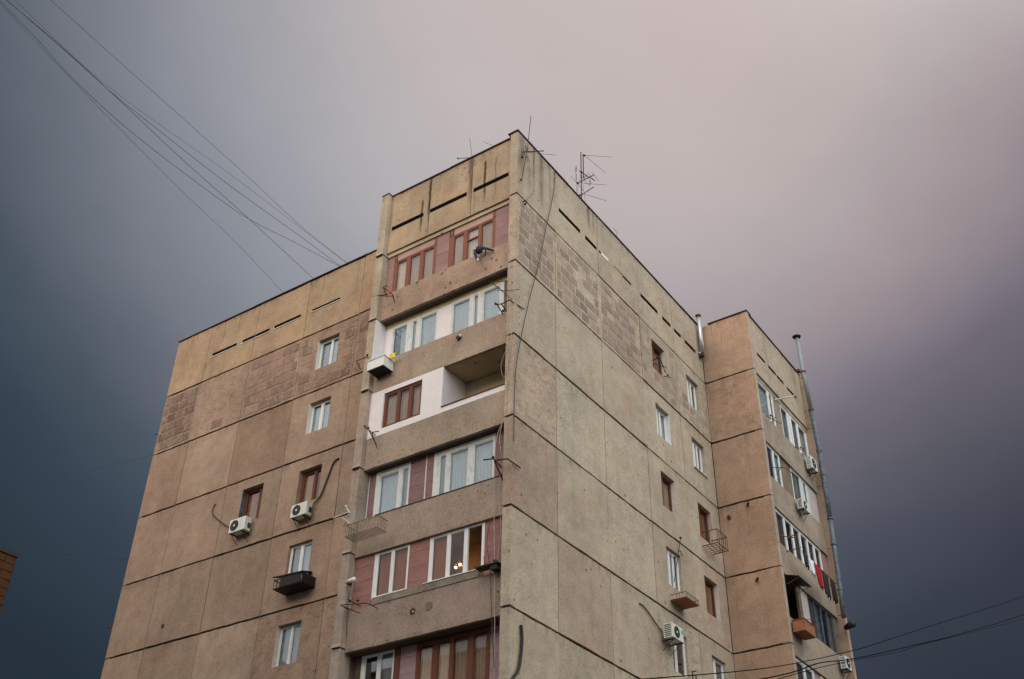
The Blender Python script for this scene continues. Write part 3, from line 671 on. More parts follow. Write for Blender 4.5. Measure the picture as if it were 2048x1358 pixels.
MB().fb(RBAY, 14.31, 19.92, -.28, GW-.02, 26.6, 26.62).build('wall_infill', 'cream', B)
window(RBAY, 14.55, 15.95, 22.0, 23.60, GW, B, 'white', .07, [(15.25, 15.36)], (None, CU), sash=.03)
MB().fb(RBAY, 15.95, 17.10, -.26, GW-.02, 22.0, 23.6).build('wall_infill', 'bald', B, (.20, .17, .13))
window(RBAY, 17.10, 18.80, 22.0, 23.60, GW, B, 'oldwhite', .07, [(18.05, 18.18), (18.3, 18.38)], (GC, CU, CU), sash=.03)
for u in (18.82, 19.2, 19.55): MB().fb(RBAY, u, u+.34, -.22, GW-.015, 22.0, 23.6).build('board', 'greycurtain', B)
window(RBAY, 14.6, 19.2, 19.18, 20.68, GW+.01, B, 'white', .07, [(15.42, 15.52), (16.20, 16.30), (16.98, 17.08), (17.74, 17.84), (18.46, 18.56)], (BC, None, BC, None, BC, None), sash=.02)
MB().fb(RBAY, 19.2, 19.92, -.26, GW-.01, 19.15, 20.7).build('wall_infill', 'pink', B, (.34, .21, .21))
# fourth loggia: open, with a dark partition and posts
MB().fb(RBAY, 14.31, 19.92, -1.2, -1.12, 16.2, 17.98).build('loggia_back_wall', 'room', B)
for u, wd, mt in ((15.9, .28, 'seal'), (16.15, .7, 'greycurtain'), (19.5, .3, 'seal')): MB().fb(RBAY, u, u+wd, -.24, GW-.01, 16.3, 17.98).build('wall_infill', mt, B)
window(RBAY, 16.9, 19.45, 16.3, 17.97, GW-.01, B, 'darkpipe', .05, [(17.5, 17.56), (18.15, 18.21), (18.8, 18.86)], (BC, GC, None, BC), sash=.02)
window(RBAY, 14.6, 16.35, 13.4, 14.88, GW, B, 'white', .08, [(15.4, 15.5)], (BC, GC), sash=.03)
MB().fb(RBAY, 16.35, 17.0, -.26, GW-.02, 13.3, 14.9).build('wall_infill', 'pink', B, (.33, .25, .24))
window(RBAY, 17.0, 18.8, 13.4, 14.88, GW, B, 'white', .08, [(17.9, 18.0)], (GC, None), sash=.03)
MB().fb(RBAY, 18.8, 19.92, -.26, GW-.02, 13.3, 14.9).build('wall_infill', 'pink', B, (.33, .25, .24))
for z0, z1 in ((10.45, 12.08), (7.55, 9.18), (4.65, 6.28), (1.8, 3.38)): window(RBAY, 14.4, 19.9, z0, z1, GW, B, 'white', .08, [(16.0, 16.1), (17.9, 18.0)], (GC, CU, GC), sash=.03)

# ------------------------------------------------------------------ things fixed to the walls
def ac_unit(F, u0, u1, z0, z1, df, dep, label, fan_u, cable=(), group='air conditioner outdoor units on the walls', mat='acwhite', cr=.022, stand=True):
    t = thing('air_conditioner', label, 'air conditioner', group, F.p((u0+u1)/2, df-dep, z0))
    inv = Matrix.Translation(-t.location)
    def add(mb, n, mt, par=t, **k):
        if par is t: mb.v = [tuple(inv @ Vector(v)) for v in mb.v]
        else: mb.v = [tuple(inv @ Vector(v)) for v in mb.v]
        return mb.build(n, mt, par, **k)
    body = add(MB().fb(F, u0, u1, df-dep, df, z0, z1), 'casing', mat, bevel=.015)
    zc = (z0+z1)/2; r = (z1-z0)*.40
    add(MB().tube([F.p(fan_u, df-.02, zc), F.p(fan_u, df+.006, zc)], r, 20), 'fan_grille', 'grille')
    for k in range(1, 4):
        pts = [F.p(fan_u+r*k/4*math.cos(a*math.pi/8), df+.012, zc+r*k/4*math.sin(a*math.pi/8)) for a in range(17)]
        add(MB().tube(pts, .003, 4), 'guard_ring', 'steel')
    add(MB().tube([F.p(fan_u, df, zc), F.p(fan_u, df+.016, zc)], .045, 10), 'fan_hub', mat)
    e = u0 if F.ax == 0 else u1; s = -1 if F.ax == 0 else 1
    sd_ = MB()
    for k in range(7):
        z = z0+.06+(z1-z0-.12)*k/6; sd_.box(F.p(e, df-.05, z-.012), F.p(e+s*.006, df-dep+.05, z+.012))
    add(sd_, 'side_louvre', 'grille')
    o = u1 if F.ax == 0 else u0; s2 = 1 if F.ax == 0 else -1
    add(MB().fb(F, o, o+s2*.03, df-dep+.04, df-dep+.16, z0+.12, z0+.30), 'valve_cover', 'grille')
    if stand:
        for u in (u0+.12, u1-.14):
            b = MB().fb(F, u, u+.03, -.0, df+.03, z0-.045, z0-.01); b.tube([F.p(u+.015, .0, z0-.34), F.p(u+.015, df-.06, z0-.045)], .011, 5)
            add(b, 'bracket', 'steel')
    if cable:
        add(MB().tube([F.p(*c) for c in cable], cr, 6), 'refrigerant_pipe', 'wire', smooth=True)
    return t
def smooth_pts(pts, n=5):
    P_ = [Vector(p) for p in pts]; o = []
    for i in range(len(P_)-1):
        a, b, c, d = P_[max(i-1, 0)], P_[i], P_[i+1], P_[min(i+2, len(P_)-1)]
        for k in range(n):
            t = k/n; o.append(.5*((2*b)+(c-a)*t+(2*a-5*b+4*c-d)*t*t+(-a+3*b-3*c+d)*t**3))
    return o+[P_[-1]]
ac_unit(WING, 13.05, 13.87, 18.60, 19.13, .40, .30, 'white air conditioner with a grey pipe curling up, under the brown window', 13.60,
        [tuple(p) for p in smooth_pts([(15.36, .03, 20.38), (15.45, .035, 20.2), (15.38, .04, 19.95), (14.92, .04, 19.55), (14.35, .05, 19.15), (13.86, .16, 18.95)])])
ac_unit(WING, 9.98, 10.74, 18.39, 18.88, .40, .28, 'printed white air conditioner with a thick dark pipe rising past the brown window', 10.46,
        [tuple(p) for p in smooth_pts([(9.06, .03, 20.45), (9.3, .04, 20.34), (9.5, .05, 19.78), (9.72, .06, 19.15), (9.95, .08, 18.92), (10.02, .14, 18.7)])], cr=.032)
a3 = ac_unit(RIGHT, 8.43, 9.20, 14.02, 14.50, .45, .33, 'white air conditioner with teal print hung beside a dark window on the gable wall', 8.74,
        [tuple(p) for p in smooth_pts([(7.09, .03, 14.76), (7.43, .04, 14.72), (8.01, .05, 14.45), (8.40, .08, 14.22)])])
m = MB().fb(RIGHT, 9.04, 9.17, .449, .456, 14.30, 14.42); m.v = [tuple(Vector(v)-a3.location) for v in m.v]; m.build('print_badge', 'teal', a3)
ac_unit(RBAY, 18.72, 19.36, 24.22, 24.80, .29, .26, 'white air conditioner on the parapet of the top loggia beside the flue pipe', 18.98, ())
ac_unit(RBAY, 16.74, 17.45, 21.50, 21.92, .29, .25, 'small white air conditioner under the second loggia row of the far bay', 17.0, ())
ac_unit(RBAY, 18.95, 19.50, 15.66, 16.14, .29, .25, 'dirty air conditioner in an open metal bracket at the bottom of the flue', 19.18, (), mat='oldwhite')

def rods(t, name, segs, r, mat, n=5):
    for s in segs: MB().tube([Vector(p)-t.location for p in s], r, n).build(name, mat, t)
def bracket(loc, label, segs, r=.018, mat='steel', balls=(), group='clothes line brackets'):
    t = thing('clothesline_bracket', label, 'clothes line bracket', group, loc)
    rods(t, 'arm', segs, r, mat)
    for b in balls: MB().ball(Vector(b)-t.location, .045, 8).build('pulley', mat, t)
    return t
bracket((-.02, 5.6, 24.95), 'rusty frame bracket below the pink panel of the top loggia', [((.2, 5.66, 24.98), (-.25, 5.42, 24.95)), ((-.25, 5.42, 24.95), (-.12, 5.1, 24.62)), ((.2, 5.3, 24.80), (-.3, 5.62, 24.62)), ((-.3, 5.62, 24.62), (-.12, 5.1, 24.62)), ((-.12, 5.1, 24.62), (.1, 5.12, 24.35)), ((-.25, 5.42, 24.95), (-.3, 5.2, 24.9))], .018, 'rust')
bracket((-.0, .3, 22.2), 'square steel bracket round the corner pilaster at the white glazed loggia', [((.2, .60, 22.1), (-.22, .53, 22.18)), ((-.22, .53, 22.18), (-.17, .38, 22.16)), ((-.17, .38, 22.16), (-.19, .08, 22.18)), ((-.19, .08, 22.18), (.43, -.06, 22.15)), ((-.17, .38, 22.16), (.18, .34, 21.95))], .020, 'steel', [(-.24, .56, 22.2), (-.02, .42, 22.0)])
bracket((.1, .6, 23.2), 'thin crossed antenna rods in front of the white glazed loggia window', [((-.26, .88, 23.2), (.12, .02, 23.12)), ((-.12, .80, 23.2), (.0, .12, 22.35)), ((.07, .74, 23.0), (-.1, -.25, 22.5)), ((.5, .8, 23.25), (-.2, .8, 23.2))], .010, 'steel', group='antennas')
bracket((0, 5.3, 19.2), 'rusty forked bracket with two pulleys over the white plastered parapet', [((.2, 5.5, 19.25), (-.20, 5.60, 19.38)), ((-.20, 5.60, 19.40), (-.22, 5.28, 19.08)), ((-.22, 5.28, 19.08), (-.2, 5.0, 19.04)), ((-.22, 5.28, 19.08), (.17, 5.36, 18.75)), ((-.2, 5.47, 19.28), (.1, 5.42, 18.95))], .018, 'rust', [(-.21, 5.62, 19.42), (-.2, 5.47, 19.31)])
bracket((0, .2, 16.5), 'heavy dark bracket reaching past the corner pilaster at the net curtain windows', [((.2, .5, 16.6), (-.45, .32, 16.52)), ((-.35, .35, 16.52), (-.27, -.03, 16.5)), ((-.27, -.03, 16.5), (.34, -.06, 16.48)), ((-.35, .35, 16.5), (.19, .42, 16.15)), ((-.45, .32, 16.52), (-.5, .62, 16.55))], .022, 'steel', [(-.45, .33, 16.57)])
bracket((.0, 5.5, 13.45), 'folding metal bracket on the mortar ledge of the pink loggia with lit lamp', [((.2, 5.8, 13.45), (-.3, 5.72, 13.44)), ((-.3, 5.72, 13.44), (-.3, 4.70, 13.28)), ((-.28, 5.66, 13.40), (-.1, 5.1, 13.12)), ((-.3, 4.70, 13.28), (.2, 4.74, 13.3)), ((.2, 5.4, 13.5), (-.3, 5.45, 13.55))], .014, 'steel', [(-.05, 5.6, 13.62), (-.0, 5.35, 13.6)])
bracket((-.05, 6.2, 22.35), 'thin bent rod bracket on the outer side of the pilaster by the white box', [((0, 6.05, 22.40), (-.06, 6.48, 22.35)), ((-.06, 6.48, 22.35), (.15, 6.45, 22.1)), ((0, 6.05, 22.40), (-.1, 6.0, 22.42))], .014, 'steel', [(-.05, 6.02, 22.42)])
bracket((.5, 6.4, 16.6), 'pale forked bracket on the pilaster above the white cage', [((0, 6.1, 16.62), (-.12, 6.62, 16.5)), ((0, 6.1, 16.5), (.3, 6.55, 16.35)), ((-.05, 6.3, 16.45), (.0, 6.0, 16.2)), ((-.1, 6.15, 16.75), (-.1, 5.95, 16.5))], .016, 'oldwhite', [(-.1, 6.15, 16.78)])
bracket((14.9, -2.3, 24.7), 'crossed rusty bracket under the first window of the far bay', [((14.75, -2.2, 24.85), (15.2, -2.62, 24.55)), ((15.25, -2.2, 24.75), (14.65, -2.62, 24.60)), ((14.8, -2.35, 24.85), (14.85, -2.35, 24.65))], .016, 'rust', [(14.74, -2.4, 24.8), (14.95, -2.4, 24.85)])
bracket((17.9, -2.3, 24.6), 'rusty bracket under the curtained window beside the air conditioner', [((17.7, -2.2, 24.8), (18.1, -2.5, 24.7)), ((18.3, -2.25, 24.6), (17.6, -2.5, 24.35))], .016, 'rust', [(17.78, -2.42, 24.75), (18.0, -2.46, 24.8)])
bracket((15.2, -2.4, 22.4), 'long dark bracket with a taut line before the second loggia row', [((14.35, -2.2, 22.3), (15.0, -2.6, 22.45)), ((15.0, -2.6, 22.45), (16.6, -2.5, 22.75)), ((14.7, -2.55, 22.4), (15.1, -2.2, 22.3))], .014, 'steel')
bracket((14.9, -2.4, 19.6), 'short rusty bracket on the parapet below the long row of panes', [((14.4, -2.2, 19.4), (15.1, -2.62, 19.5)), ((14.9, -2.3, 19.45), (15.0, -2.6, 19.62)), ((14.7, -2.5, 19.4), (14.72, -2.5, 19.6))], .022, 'rust')
bracket((16.6, -2.4, 26.5), 'pale wooden pole sticking out above the top loggia of the far bay', [((16.4, -2.1, 26.52), (16.72, -2.85, 26.62))], .035, 'oldwhite')
bracket((2.25, 20.2, 16.5), 'small dark bracket on the far edge of the wing wall', [((2.3, 20.0, 16.5), (2.24, 20.46, 16.5)), ((2.3, 20.05, 16.35), (2.24, 20.2, 16.5))], .018, 'steel')
bracket((2.25, 20.2, 24.9), 'tiny dark hook on the wing edge beside the darker blocks', [((2.3, 20.0, 24.95), (2.24, 20.22, 24.98))], .02, 'steel')
bracket((9.4, -.2, 25.2), 'crooked steel bracket under the brown top window of the gable', [((9.25, 0, 25.25), (9.3, -.3, 25.3)), ((9.25, -.05, 25.1), (9.9, -.25, 25.2)), ((9.3, -.3, 25.3), (10.1, -.12, 25.1)), ((10.1, 0, 25.0), (10.35, -.2, 25.0))], .018, 'steel', [(9.3, -.2, 25.35), (10.3, -.1, 25.12)])
bracket((9.7, -.2, 17.5), 'thin stalk with bent arm in front of the gable window with a ledge', [((9.72, -.0, 16.4), (9.76, -.35, 17.95)), ((9.74, -.3, 17.5), (9.35, -.3, 17.1)), ((9.35, -.3, 17.1), (9.1, -.28, 17.0)), ((9.75, -.3, 17.5), (9.9, -.3, 17.35))], .014, 'steel', [(9.76, -.35, 17.97)])
bracket((9.8, -.2, 13.1), 'upright dark post bracket below the dark window by the air conditioner', [((9.9, 0, 12.9), (9.95, -.3, 13.0)), ((9.95, -.3, 12.3), (9.95, -.3, 13.35)), ((10.2, -.3, 12.6), (10.2, -.3, 13.3)), ((9.95, -.3, 13.35), (10.25, -.3, 13.45))], .022, 'steel')

# white storage box and yellow cloth on the glazed loggia
t = thing('storage_box', 'white painted storage box hung outside the white glazed loggia', 'storage box', None, (0, 5.3, 21.52))
b = MB().box((-.30, -.30, 0), (.19, .42, .37)); b.build('box_body', 'white', t, bevel=.008)
MB().box((-.325, -.325, .371), (.20, .445, .395)).build('lid', 'white', t); MB().box((-.28, -.28, -.012), (.18, .40, -.002)).build('underside', 'black', t)
for y in (-.2, .3): MB().tube([(.2, y, -.12), (-.1, y, -.015)], .012, 5).build('bracket', 'black', t)
def drape(name, P0, du, dz, thick_dir, w, h, mat, color, label, cat='laundry', group=None, fold=.03, taper=1., sleeves=0, n=9):
    """a hanging cloth with folds and real thickness"""
    t = MB(); du, dz, nd = Vector(du).normalized(), Vector(dz).normalized(), Vector(thick_dir).normalized(); ph = R.uniform(0, 6)
    for s in (0, 1):
        for j in range(n):
            v = j/(n-1); ww = w*(1+(taper-1)*v)
            if sleeves and v < .3: ww *= 1+sleeves*(1-v/.3)
            for i in range(n):
                u = i/(n-1)-.5
                p = Vector(P0)+du*(u*ww)+dz*(h*v*(1+.05*math.sin(u*9+ph)))+nd*(fold*(.3+v)*math.sin(u*11+ph+v*2)+s*.012)
                t.v.append(tuple(p))
    q = n*n
    for j in range(n-1):
        for i in range(n-1): a = j*n+i; t.f += [(a, a+1, a+n+1, a+n), (q+a+n, q+a+n+1, q+a+1, q+a)]
    for i in range(n-1):
        t.f += [(i+1, i, q+i, q+i+1), (q-n+i, q-n+i+1, 2*q-n+i+1, 2*q-n+i), (i*n, (i+1)*n, q+(i+1)*n, q+i*n), ((i+1)*n+n-1, i*n+n-1, q+i*n+n-1, q+(i+1)*n+n-1)]
    return tag(t.build(name, mat, None, color, smooth=True), label, cat, group)
drape('yellow_cloth', (-.05, 4.86, 22.06), (0, 1, .15), (0, 0, -1), (-1, 0, 0), .26, .20, 'yellow', None, 'crumpled yellow rag at the end of the white storage box', 'rag')
t = thing('hanging_toy', 'dark blue and white bundle of clothes dangling below the top loggia window', 'clothes bundle', None, (.05, 1.5, 25.0))
m = MB().ball((-.05, .0, -.02), .13, 8, 1.1); m.build('bundle_body', 'cloth', t, (.03, .035, .06), smooth=True)
MB().tube([(-.08, .12, .0), (-.1, .1, -.2), (-.06, .04, -.42)], .075, 7, .03).build('hanging_sleeve', 'cloth', t, (.05, .06, .10), smooth=True)
MB().tube([(-.09, .10, .05), (-.12, .15, -.08)], .05, 6, .03).build('pale_sleeve', 'cloth', t, (.6, .55, .55), smooth=True)
MB().tube([(-.06, .04, -.38), (-.05, .0, -.5)], .035, 6).build('pale_cuff', 'cloth', t, (.65, .6, .6), smooth=True)
MB().tube([(-.05, -.05, .05), (.0, -.25, -.02), (.1, -.5, -.16)], .06, 6, .03).build('dark_sleeve', 'cloth', t, (.04, .045, .07), smooth=True)
MB().tube([(-.03, -.25, -.05), (.0, -.27, -.35)], .03, 6, .015).build('strap', 'cloth', t, (.03, .02, .02), smooth=True)
MB().tube([(-.05, .02, .0), (.1, .02, .35)], .012, 5).build('cord', 'wire', t)
# laundry on the far bay
LG = 'laundry on the line below the long row of panes'
for u, w, h, c, lb, tp in ((15.45, .45, .55, (.02, .024, .035), 'black vest first on the line next to the white shirt', .8), (16.0, .42, .62, (.72, .76, .84), 'white shirt hanging between the black vest and the red top', .75),
                       (16.62, .55, .88, (.30, .012, .014), 'red top hanging after the white shirt', .6), (17.25, .55, 1.0, (.03, .018, .016), 'dark brown jumper hanging beside the red top', .8), (17.95, .5, .95, (.018, .012, .012), 'long dark trousers last on the line nearest the flue', .7)):
    drape('hanging_laundry', (u, -2.72-(u-15.4)*.02, 18.95-(u-15.4)*.05), (1, 0, -.05), (.06, 0, -1), (0, -1, 0), w, h, 'cloth', c, lb, 'laundry', LG, .04, tp, .12)
t = thing('washing_line', 'sagging washing line with end arms holding the laundry', 'washing line', None, (16.5, -2.6, 19.0))
rods(t, 'line', [((14.9, -2.7, 19.0), (16.6, -2.75, 18.90)), ((16.6, -2.75, 18.90), (18.4, -2.75, 18.82))], .006, 'wire'); rods(t, 'arm', [((14.9, -2.2, 18.95), (14.9, -2.8, 19.0)), ((18.4, -2.2, 18.75), (18.4, -2.85, 18.82))], .018, 'rust')
# cages, shelves and canopies
def cage(F, u0, u1, dout, z0, z1, label, mat, nb, nf, r=.008, floor=None, sides=True, group='baskets fixed outside windows'):
    t = thing('window_basket', label, 'window basket', group, F.p(u0, 0, z0)); k = t.location
    P_ = lambda *a: F.p(*a)-k
    for z in (z0, z1): MB().tube([P_(u0, 0, z), P_(u0, dout, z), P_(u1, dout, z), P_(u1, 0, z)], r*1.7, 5).build('rim', mat, t)
    for i in range(nf+1):
        u = u0+(u1-u0)*i/nf; MB().tube([P_(u, dout, z1), P_(u, dout, z0), P_(u, 0, z0)], r, 4).build('bar', mat, t)
    for i in range(1, nb):
        d = dout*i/nb
        for u in (u0, u1): MB().tube([P_(u, d, z0), P_(u, d, z1)], r, 4).build('bar', mat, t)
    for i in range(1, 4): d = dout*i/4; MB().tube([P_(u0, d, z0), P_(u1, d, z0)], r, 4).build('bar', mat, t)
    if floor: m = MB().box(P_(u0+.01, .01, z0-.03), P_(u1-.01, dout-.01, z0-.004)); m.build('tray', floor, t)
    return t
cage(BAY, 4.46, 5.70, .45, 15.50, 15.88, 'white wire cage hung over the parapet below the net curtains', 'seal', 7, 17)
cage(RIGHT, 12.30, 13.16, .62, 18.72, 19.26, 'open brown steel basket outside the second brown gable window', 'rust', 2, 5, .013)
cage(RIGHT, 9.32, 10.25, .60, 15.62, 15.80, 'rusty tray ledge with a low rail under the white gable window', 'rust', 5, 9, .007, 'orange')
t = cage(WING, 9.50, 10.80, .62, 15.72, 16.03, 'black sheet canopy and cage under the white window of the wing', 'steel', 5, 8, .012, 'black')
m = MB(); k = t.location
m.hexa([tuple(Vector(p)-k) for p in [(2.27, 9.70, 16.30), (1.60, 9.48, 16.04), (1.60, 10.88, 16.12), (2.27, 10.90, 16.36), (2.27, 9.70, 16.33), (1.60, 9.48, 16.07), (1.60, 10.88, 16.15), (2.27, 10.90, 16.39)]])
m.build('canopy_sheet', 'black', t)
for a_, b_ in (((1.632, 9.53, 15.72), (1.643, 10.5, 16.03)), ((1.66, 9.485, 15.72), (2.25, 9.497, 16.03))): MB().box(tuple(Vector(a_)-k), tuple(Vector(b_)-k)).build('side_sheet', 'black', t)
t = thing('planter_box', 'rusty orange sheet metal planter box on the open loggia of the far bay', 'planter box', None, (14.9, -2.21, 15.7))
m = MB().box((-.45, -.46, 0), (.55, .0, .42)); m.build('box_body', 'orange', t, bevel=.01); MB().box((-.47, -.48, .405), (.57, -.0, .44)).build('rim', 'rust', t)
MB().tube([(.3, .0, .75), (.95, -.4, .80)], .012, 5).build('rod', 'rust', t); MB().tube([(.5, -.3, .42), (1.4, -.35, .62)], .010, 5).build('rod', 'rust', t)
t = thing('awning_sheet', 'dark sheet awning over the open loggia of the far bay', 'awning', None, (15.0, -2.21, 17.8))
MB().hexa([(-.62, .06, .05), (.6, .06, .05), (.6, -.52, -.12), (-.62, -.52, -.12), (-.62, .06, .08), (.6, .06, .08), (.6, -.52, -.09), (-.62, -.52, -.09)]).build('sheet', 'black', t)
MB().tube([(-.55, .0, -.3), (-.55, -.5, -.12)], .012, 5).build('strut', 'rust', t); MB().tube([(.5, .0, -.3), (.5, -.5, -.12)], .012, 5).build('strut', 'rust', t)
t = thing('wall_shelf', 'dark little ledge with pots at the pilaster end of the pink loggia', 'ledge', None, (.1, .6, 13.55))
MB().box((-.22, -.28, 0), (.08, .50, .03)).build('board', 'steel', t); MB().box((-.18, -.22, -.14), (.05, .0, -.002)).build('bracket', 'black', t)
MB().ball((-.1, -.12, .10), .07, 8).build('pot', 'steel', t); MB().ball((-.08, .22, .09), .055, 8).build('pot', 'rust', t); MB().tube([(-.1, .22, .1), (-.15, .24, .30)], .012, 5).build('hook', 'rust', t)
t = thing('spotlight', 'small white tubular lamp on the pilaster beside pink cladding', 'lamp', None, (.0, 5.85, 14.28))
MB().tube([(0, 0, 0), (-.06, -.34, -.02)], .055, 10, .075).build('lamp_body', 'white', t, smooth=True); MB().box((-.02, -.01, -.05), (.2, .03, .05)).build('mount', 'steel', t)
t = thing('street_lamp_head', 'dark dish lamp sticking out under the grey flue pipe', 'lamp', None, (19.6, -2.5, 17.45))
MB().tube([(.1, .05, .02), (-.1, -.35, .08)], .10, 10, .16).build('lamp_shade', 'black', t, smooth=True); MB().tube([(-.02, -.2, .13), (-.04, -.22, .2)], .12, 10, .05).build('housing', 'greypipe', t, smooth=True)
t = thing('security_lamp', 'small round dark lamp with pale lens on the white glazed parapet', 'lamp', None, (.19, 2.29, 21.82))
MB().tube([(.02, 0, 0), (-.07, 0, -.02)], .075, 10).build('housing', 'steel', t); MB().ball((-.06, -.09, .02), .05, 8).build('lens', 'oldwhite', t)
t = thing('wall_socket', 'broken dark hole with a yellowish stub on the parapet under the pink loggia', 'pipe stub', None, (.205, 3.43, 12.94))
MB().tube([(.02, 0, 0), (-.008, 0, 0)], .09, 9).build('hole_rim', 'black', t); MB().ball((-.0, -.02, -.02), .035, 7, 1.4).build('stub', 'cream', t)
tag(MB().tube([(.23, 2.86, 12.97), (.203, 2.86, 12.97)], .13, 14).build('patched_hole', 'seal', None), 'round grey mortar patch on the parapet under the pink loggia', 'mortar patch')
def stub(p, d, r, label, l=.34):
    t = thing('pipe_stub', label, 'pipe stub', 'pipe stubs on the side wall', p); d = Vector(d)
    MB().tube([(.02, 0, 0), d*l], r, 9).build('pipe', 'rust', t, smooth=True); MB().tube([d*l*.98, d*l*1.02], r*.75, 9).build('bore', 'black', t)
stub((14.07, -1.22, 20.80), (-.85, -.5, -.1), .045, 'rusty pipe stub poking out of the orange side wall, upper one')
stub((14.07, -.42, 20.50), (-.5, -.1, -.05), .08, 'round dark pipe end close to the inner corner of the side wall', .12)
stub((14.07, -1.22, 17.75), (-.8, -.55, -.15), .055, 'dark pipe stub poking out of the side wall, lower one', .26)
tag(MB().tube([(2.3, 17.04, 15.9), (2.262, 17.04, 15.9)], .085, 10).build('vent_hole', 'black', None), 'single dark round vent hole low on the plain wing wall', 'vent hole')

# flue pipes
t = thing('flue_pipe', 'tall grey flue pipe with black rain cap along the outer edge of the far bay', 'flue pipe', None, (19.4, -2.62, 17.6))
def loc(t, pts): return [Vector(p)-t.location for p in pts]
FP = [(19.10, -2.62, 31.12), (19.20, -2.62, 29.13), (19.42, -2.62, 27.39), (19.60, -2.62, 25.56), (19.56, -2.62, 23.6), (19.52, -2.62, 22.04), (19.40, -2.62, 20.2), (19.30, -2.62, 18.87), (19.18, -2.62, 17.7)]
MB().tube(loc(t, FP[:3]), .092, 14).build('upper_pipe', 'greypipe', t, smooth=True)
MB().tube(loc(t, FP[2:6]), .100, 14).build('lower_pipe', 'darkpipe', t, smooth=True); MB().tube(loc(t, FP[5:]), .096, 14).build('lower_pipe', 'darkpipe', t, smooth=True)
MB().tube(loc(t, [(19.09, -2.62, 31.16), (19.09, -2.62, 31.21)]), .17, 18, .20).build('rain_cap', 'black', t); MB().tube(loc(t, [(19.09, -2.62, 31.21), (19.09, -2.62, 31.30)]), .20, 18, .03).build('rain_cap', 'black', t)
for a in range(3): MB().tube([Vector((19.1+.09*math.cos(a*2.1), -2.62+.09*math.sin(a*2.1), 31.08))-t.location, Vector((19.1+.13*math.cos(a*2.1), -2.62+.13*math.sin(a*2.1), 31.18))-t.location], .012, 4).build('cap_leg', 'steel', t)
for i, z in enumerate((29.3, 27.39, 25.4, 24.2, 22.1, 20.9, 18.9)):
    a = next(((p, q) for p, q in zip(FP, FP[1:]) if p[2] >= z >= q[2])); f = (a[0][2]-z)/(a[0][2]-a[1][2]); x = a[0][0]+(a[1][0]-a[0][0])*f
    MB().tube(loc(t, [(x, -2.62, z-.03), (x, -2.62, z+.03)]), .125, 14).build('collar', 'rust' if i in (0, 1) else 'darkpipe', t)
    if i in (0, 3, 5, 6): MB().tube(loc(t, [(x, -2.62, z), (x+.5, -2.35, z+.0)]), .018, 5).build('wall_tie', 'rust', t)
t = thing('boiler_flue', 'shiny twin metal flue in the inner corner below the roof', 'flue pipe', None, (13.72, -.16, 28.0))
for dx, rr, zt, zb_ in ((0, .075, 30.05, 28.15), (.15, .05, 29.55, 28.1)): MB().tube([(dx, 0, zb_-28), (dx-.02, 0, zt-28)], rr, 12).build('pipe', 'galv', t, smooth=True)
MB().tube([(-.02, 0, 2.05), (-.02, 0, 2.10)], .12, 12, .13).build('rain_cap', 'rust', t); MB().tube([(-.02, 0, 2.10), (-.02, 0, 2.15)], .13, 12, .03).build('rain_cap', 'rust', t)
MB().tube([(0, 0, .12), (0, 0, .0), (.02, .12, -.04)], .085, 10).build('elbow', 'steel', t); MB().tube([(-.15, .1, .1), (0, 0, .12)], .03, 6).build('elbow', 'oldwhite', t)
MB().tube([(.15, 0, .1), (.15, .1, .02)], .055, 8).build('elbow', 'steel', t)

# ------------------------------------------------------------------ roof antennas
AG = 'antennas on the roof'
t = thing('yagi_antenna', 'tall twin mast antenna with crossed yagi beams on the gable roof edge', 'antenna', AG, (4.47, .10, 29.75))
rods(t, 'mast', [((4.47, .12, 29.7), (4.49, .10, 32.5)), ((4.60, .08, 31.2), (4.59, .06, 32.45))], .022, 'steel')
rods(t, 'boom', [((4.46, .30, 30.9), (4.42, -.50, 30.9)), ((4.30, .10, 31.35), (5.0, -.2, 31.2)), ((4.47, .14, 30.2), (4.33, -.53, 30.2))], .016, 'steel')
rods(t, 'element', [((3.98-.0, .28, 30.9), (4.95, .30, 30.9)), ((4.1, -.06, 30.9), (4.75, -.02, 30.9)), ((4.10, -.22, 30.9), (4.70, -.20, 30.9)), ((4.2, -.36, 30.9), (4.74, -.34, 30.9)), ((4.26, -.49, 30.9), (4.82, -.47, 30.9)), ((4.59, .09, 30.9), (5.18, -.63, 30.9)), ((4.3, .25, 30.9), (3.6, -.2, 30.9)),
    ((4.70, .08, 32.5), (5.39, -.76, 32.5)), ((4.70, .08, 32.5), (6.04, -.12, 32.5)), ((4.4, .05, 30.2), (5.27, -.52, 30.2)), ((4.28, .2, 30.2), (4.1, .1, 31.0))], .007, 'steel', 4)
rods(t, 'stay', [((4.5, .1, 31.4), (4.2, .25, 29.85)), ((4.5, .1, 31.3), (4.95, .2, 29.8))], .005, 'wire', 4)
for c in ((4.10, .12, 31.25), (4.62, .02, 31.2), (4.80, -.08, 30.98)):
    MB().tube([Vector(c)-t.location+Vector((.05*math.cos(a*.785), .07*math.cos(a*.785), .11*math.sin(a*.785))) for a in range(9)], .009, 5).build('dipole_loop', 'rust', t)
for c in ((4.72, .08, 32.5), (4.48, .10, 31.4), (4.46, .27, 30.9), (4.44, .18, 30.2)): MB().ball(Vector(c)-t.location, .05, 6).build('junction_box', 'steel', t)
MB().ball((0, .1, .05), .12, 7, .6).build('mast_foot', 'rust', t)
t = thing('rod_antenna', 'leaning rod antenna fixed outside the gable wall near the corner', 'antenna', AG, (.2, -.2, 28.5))
rods(t, 'mast', [((.14, -.08, 27.4), (.24, -.25, 28.9)), ((.24, -.25, 28.9), (.45, -.25, 30.74))], .013, 'steel')
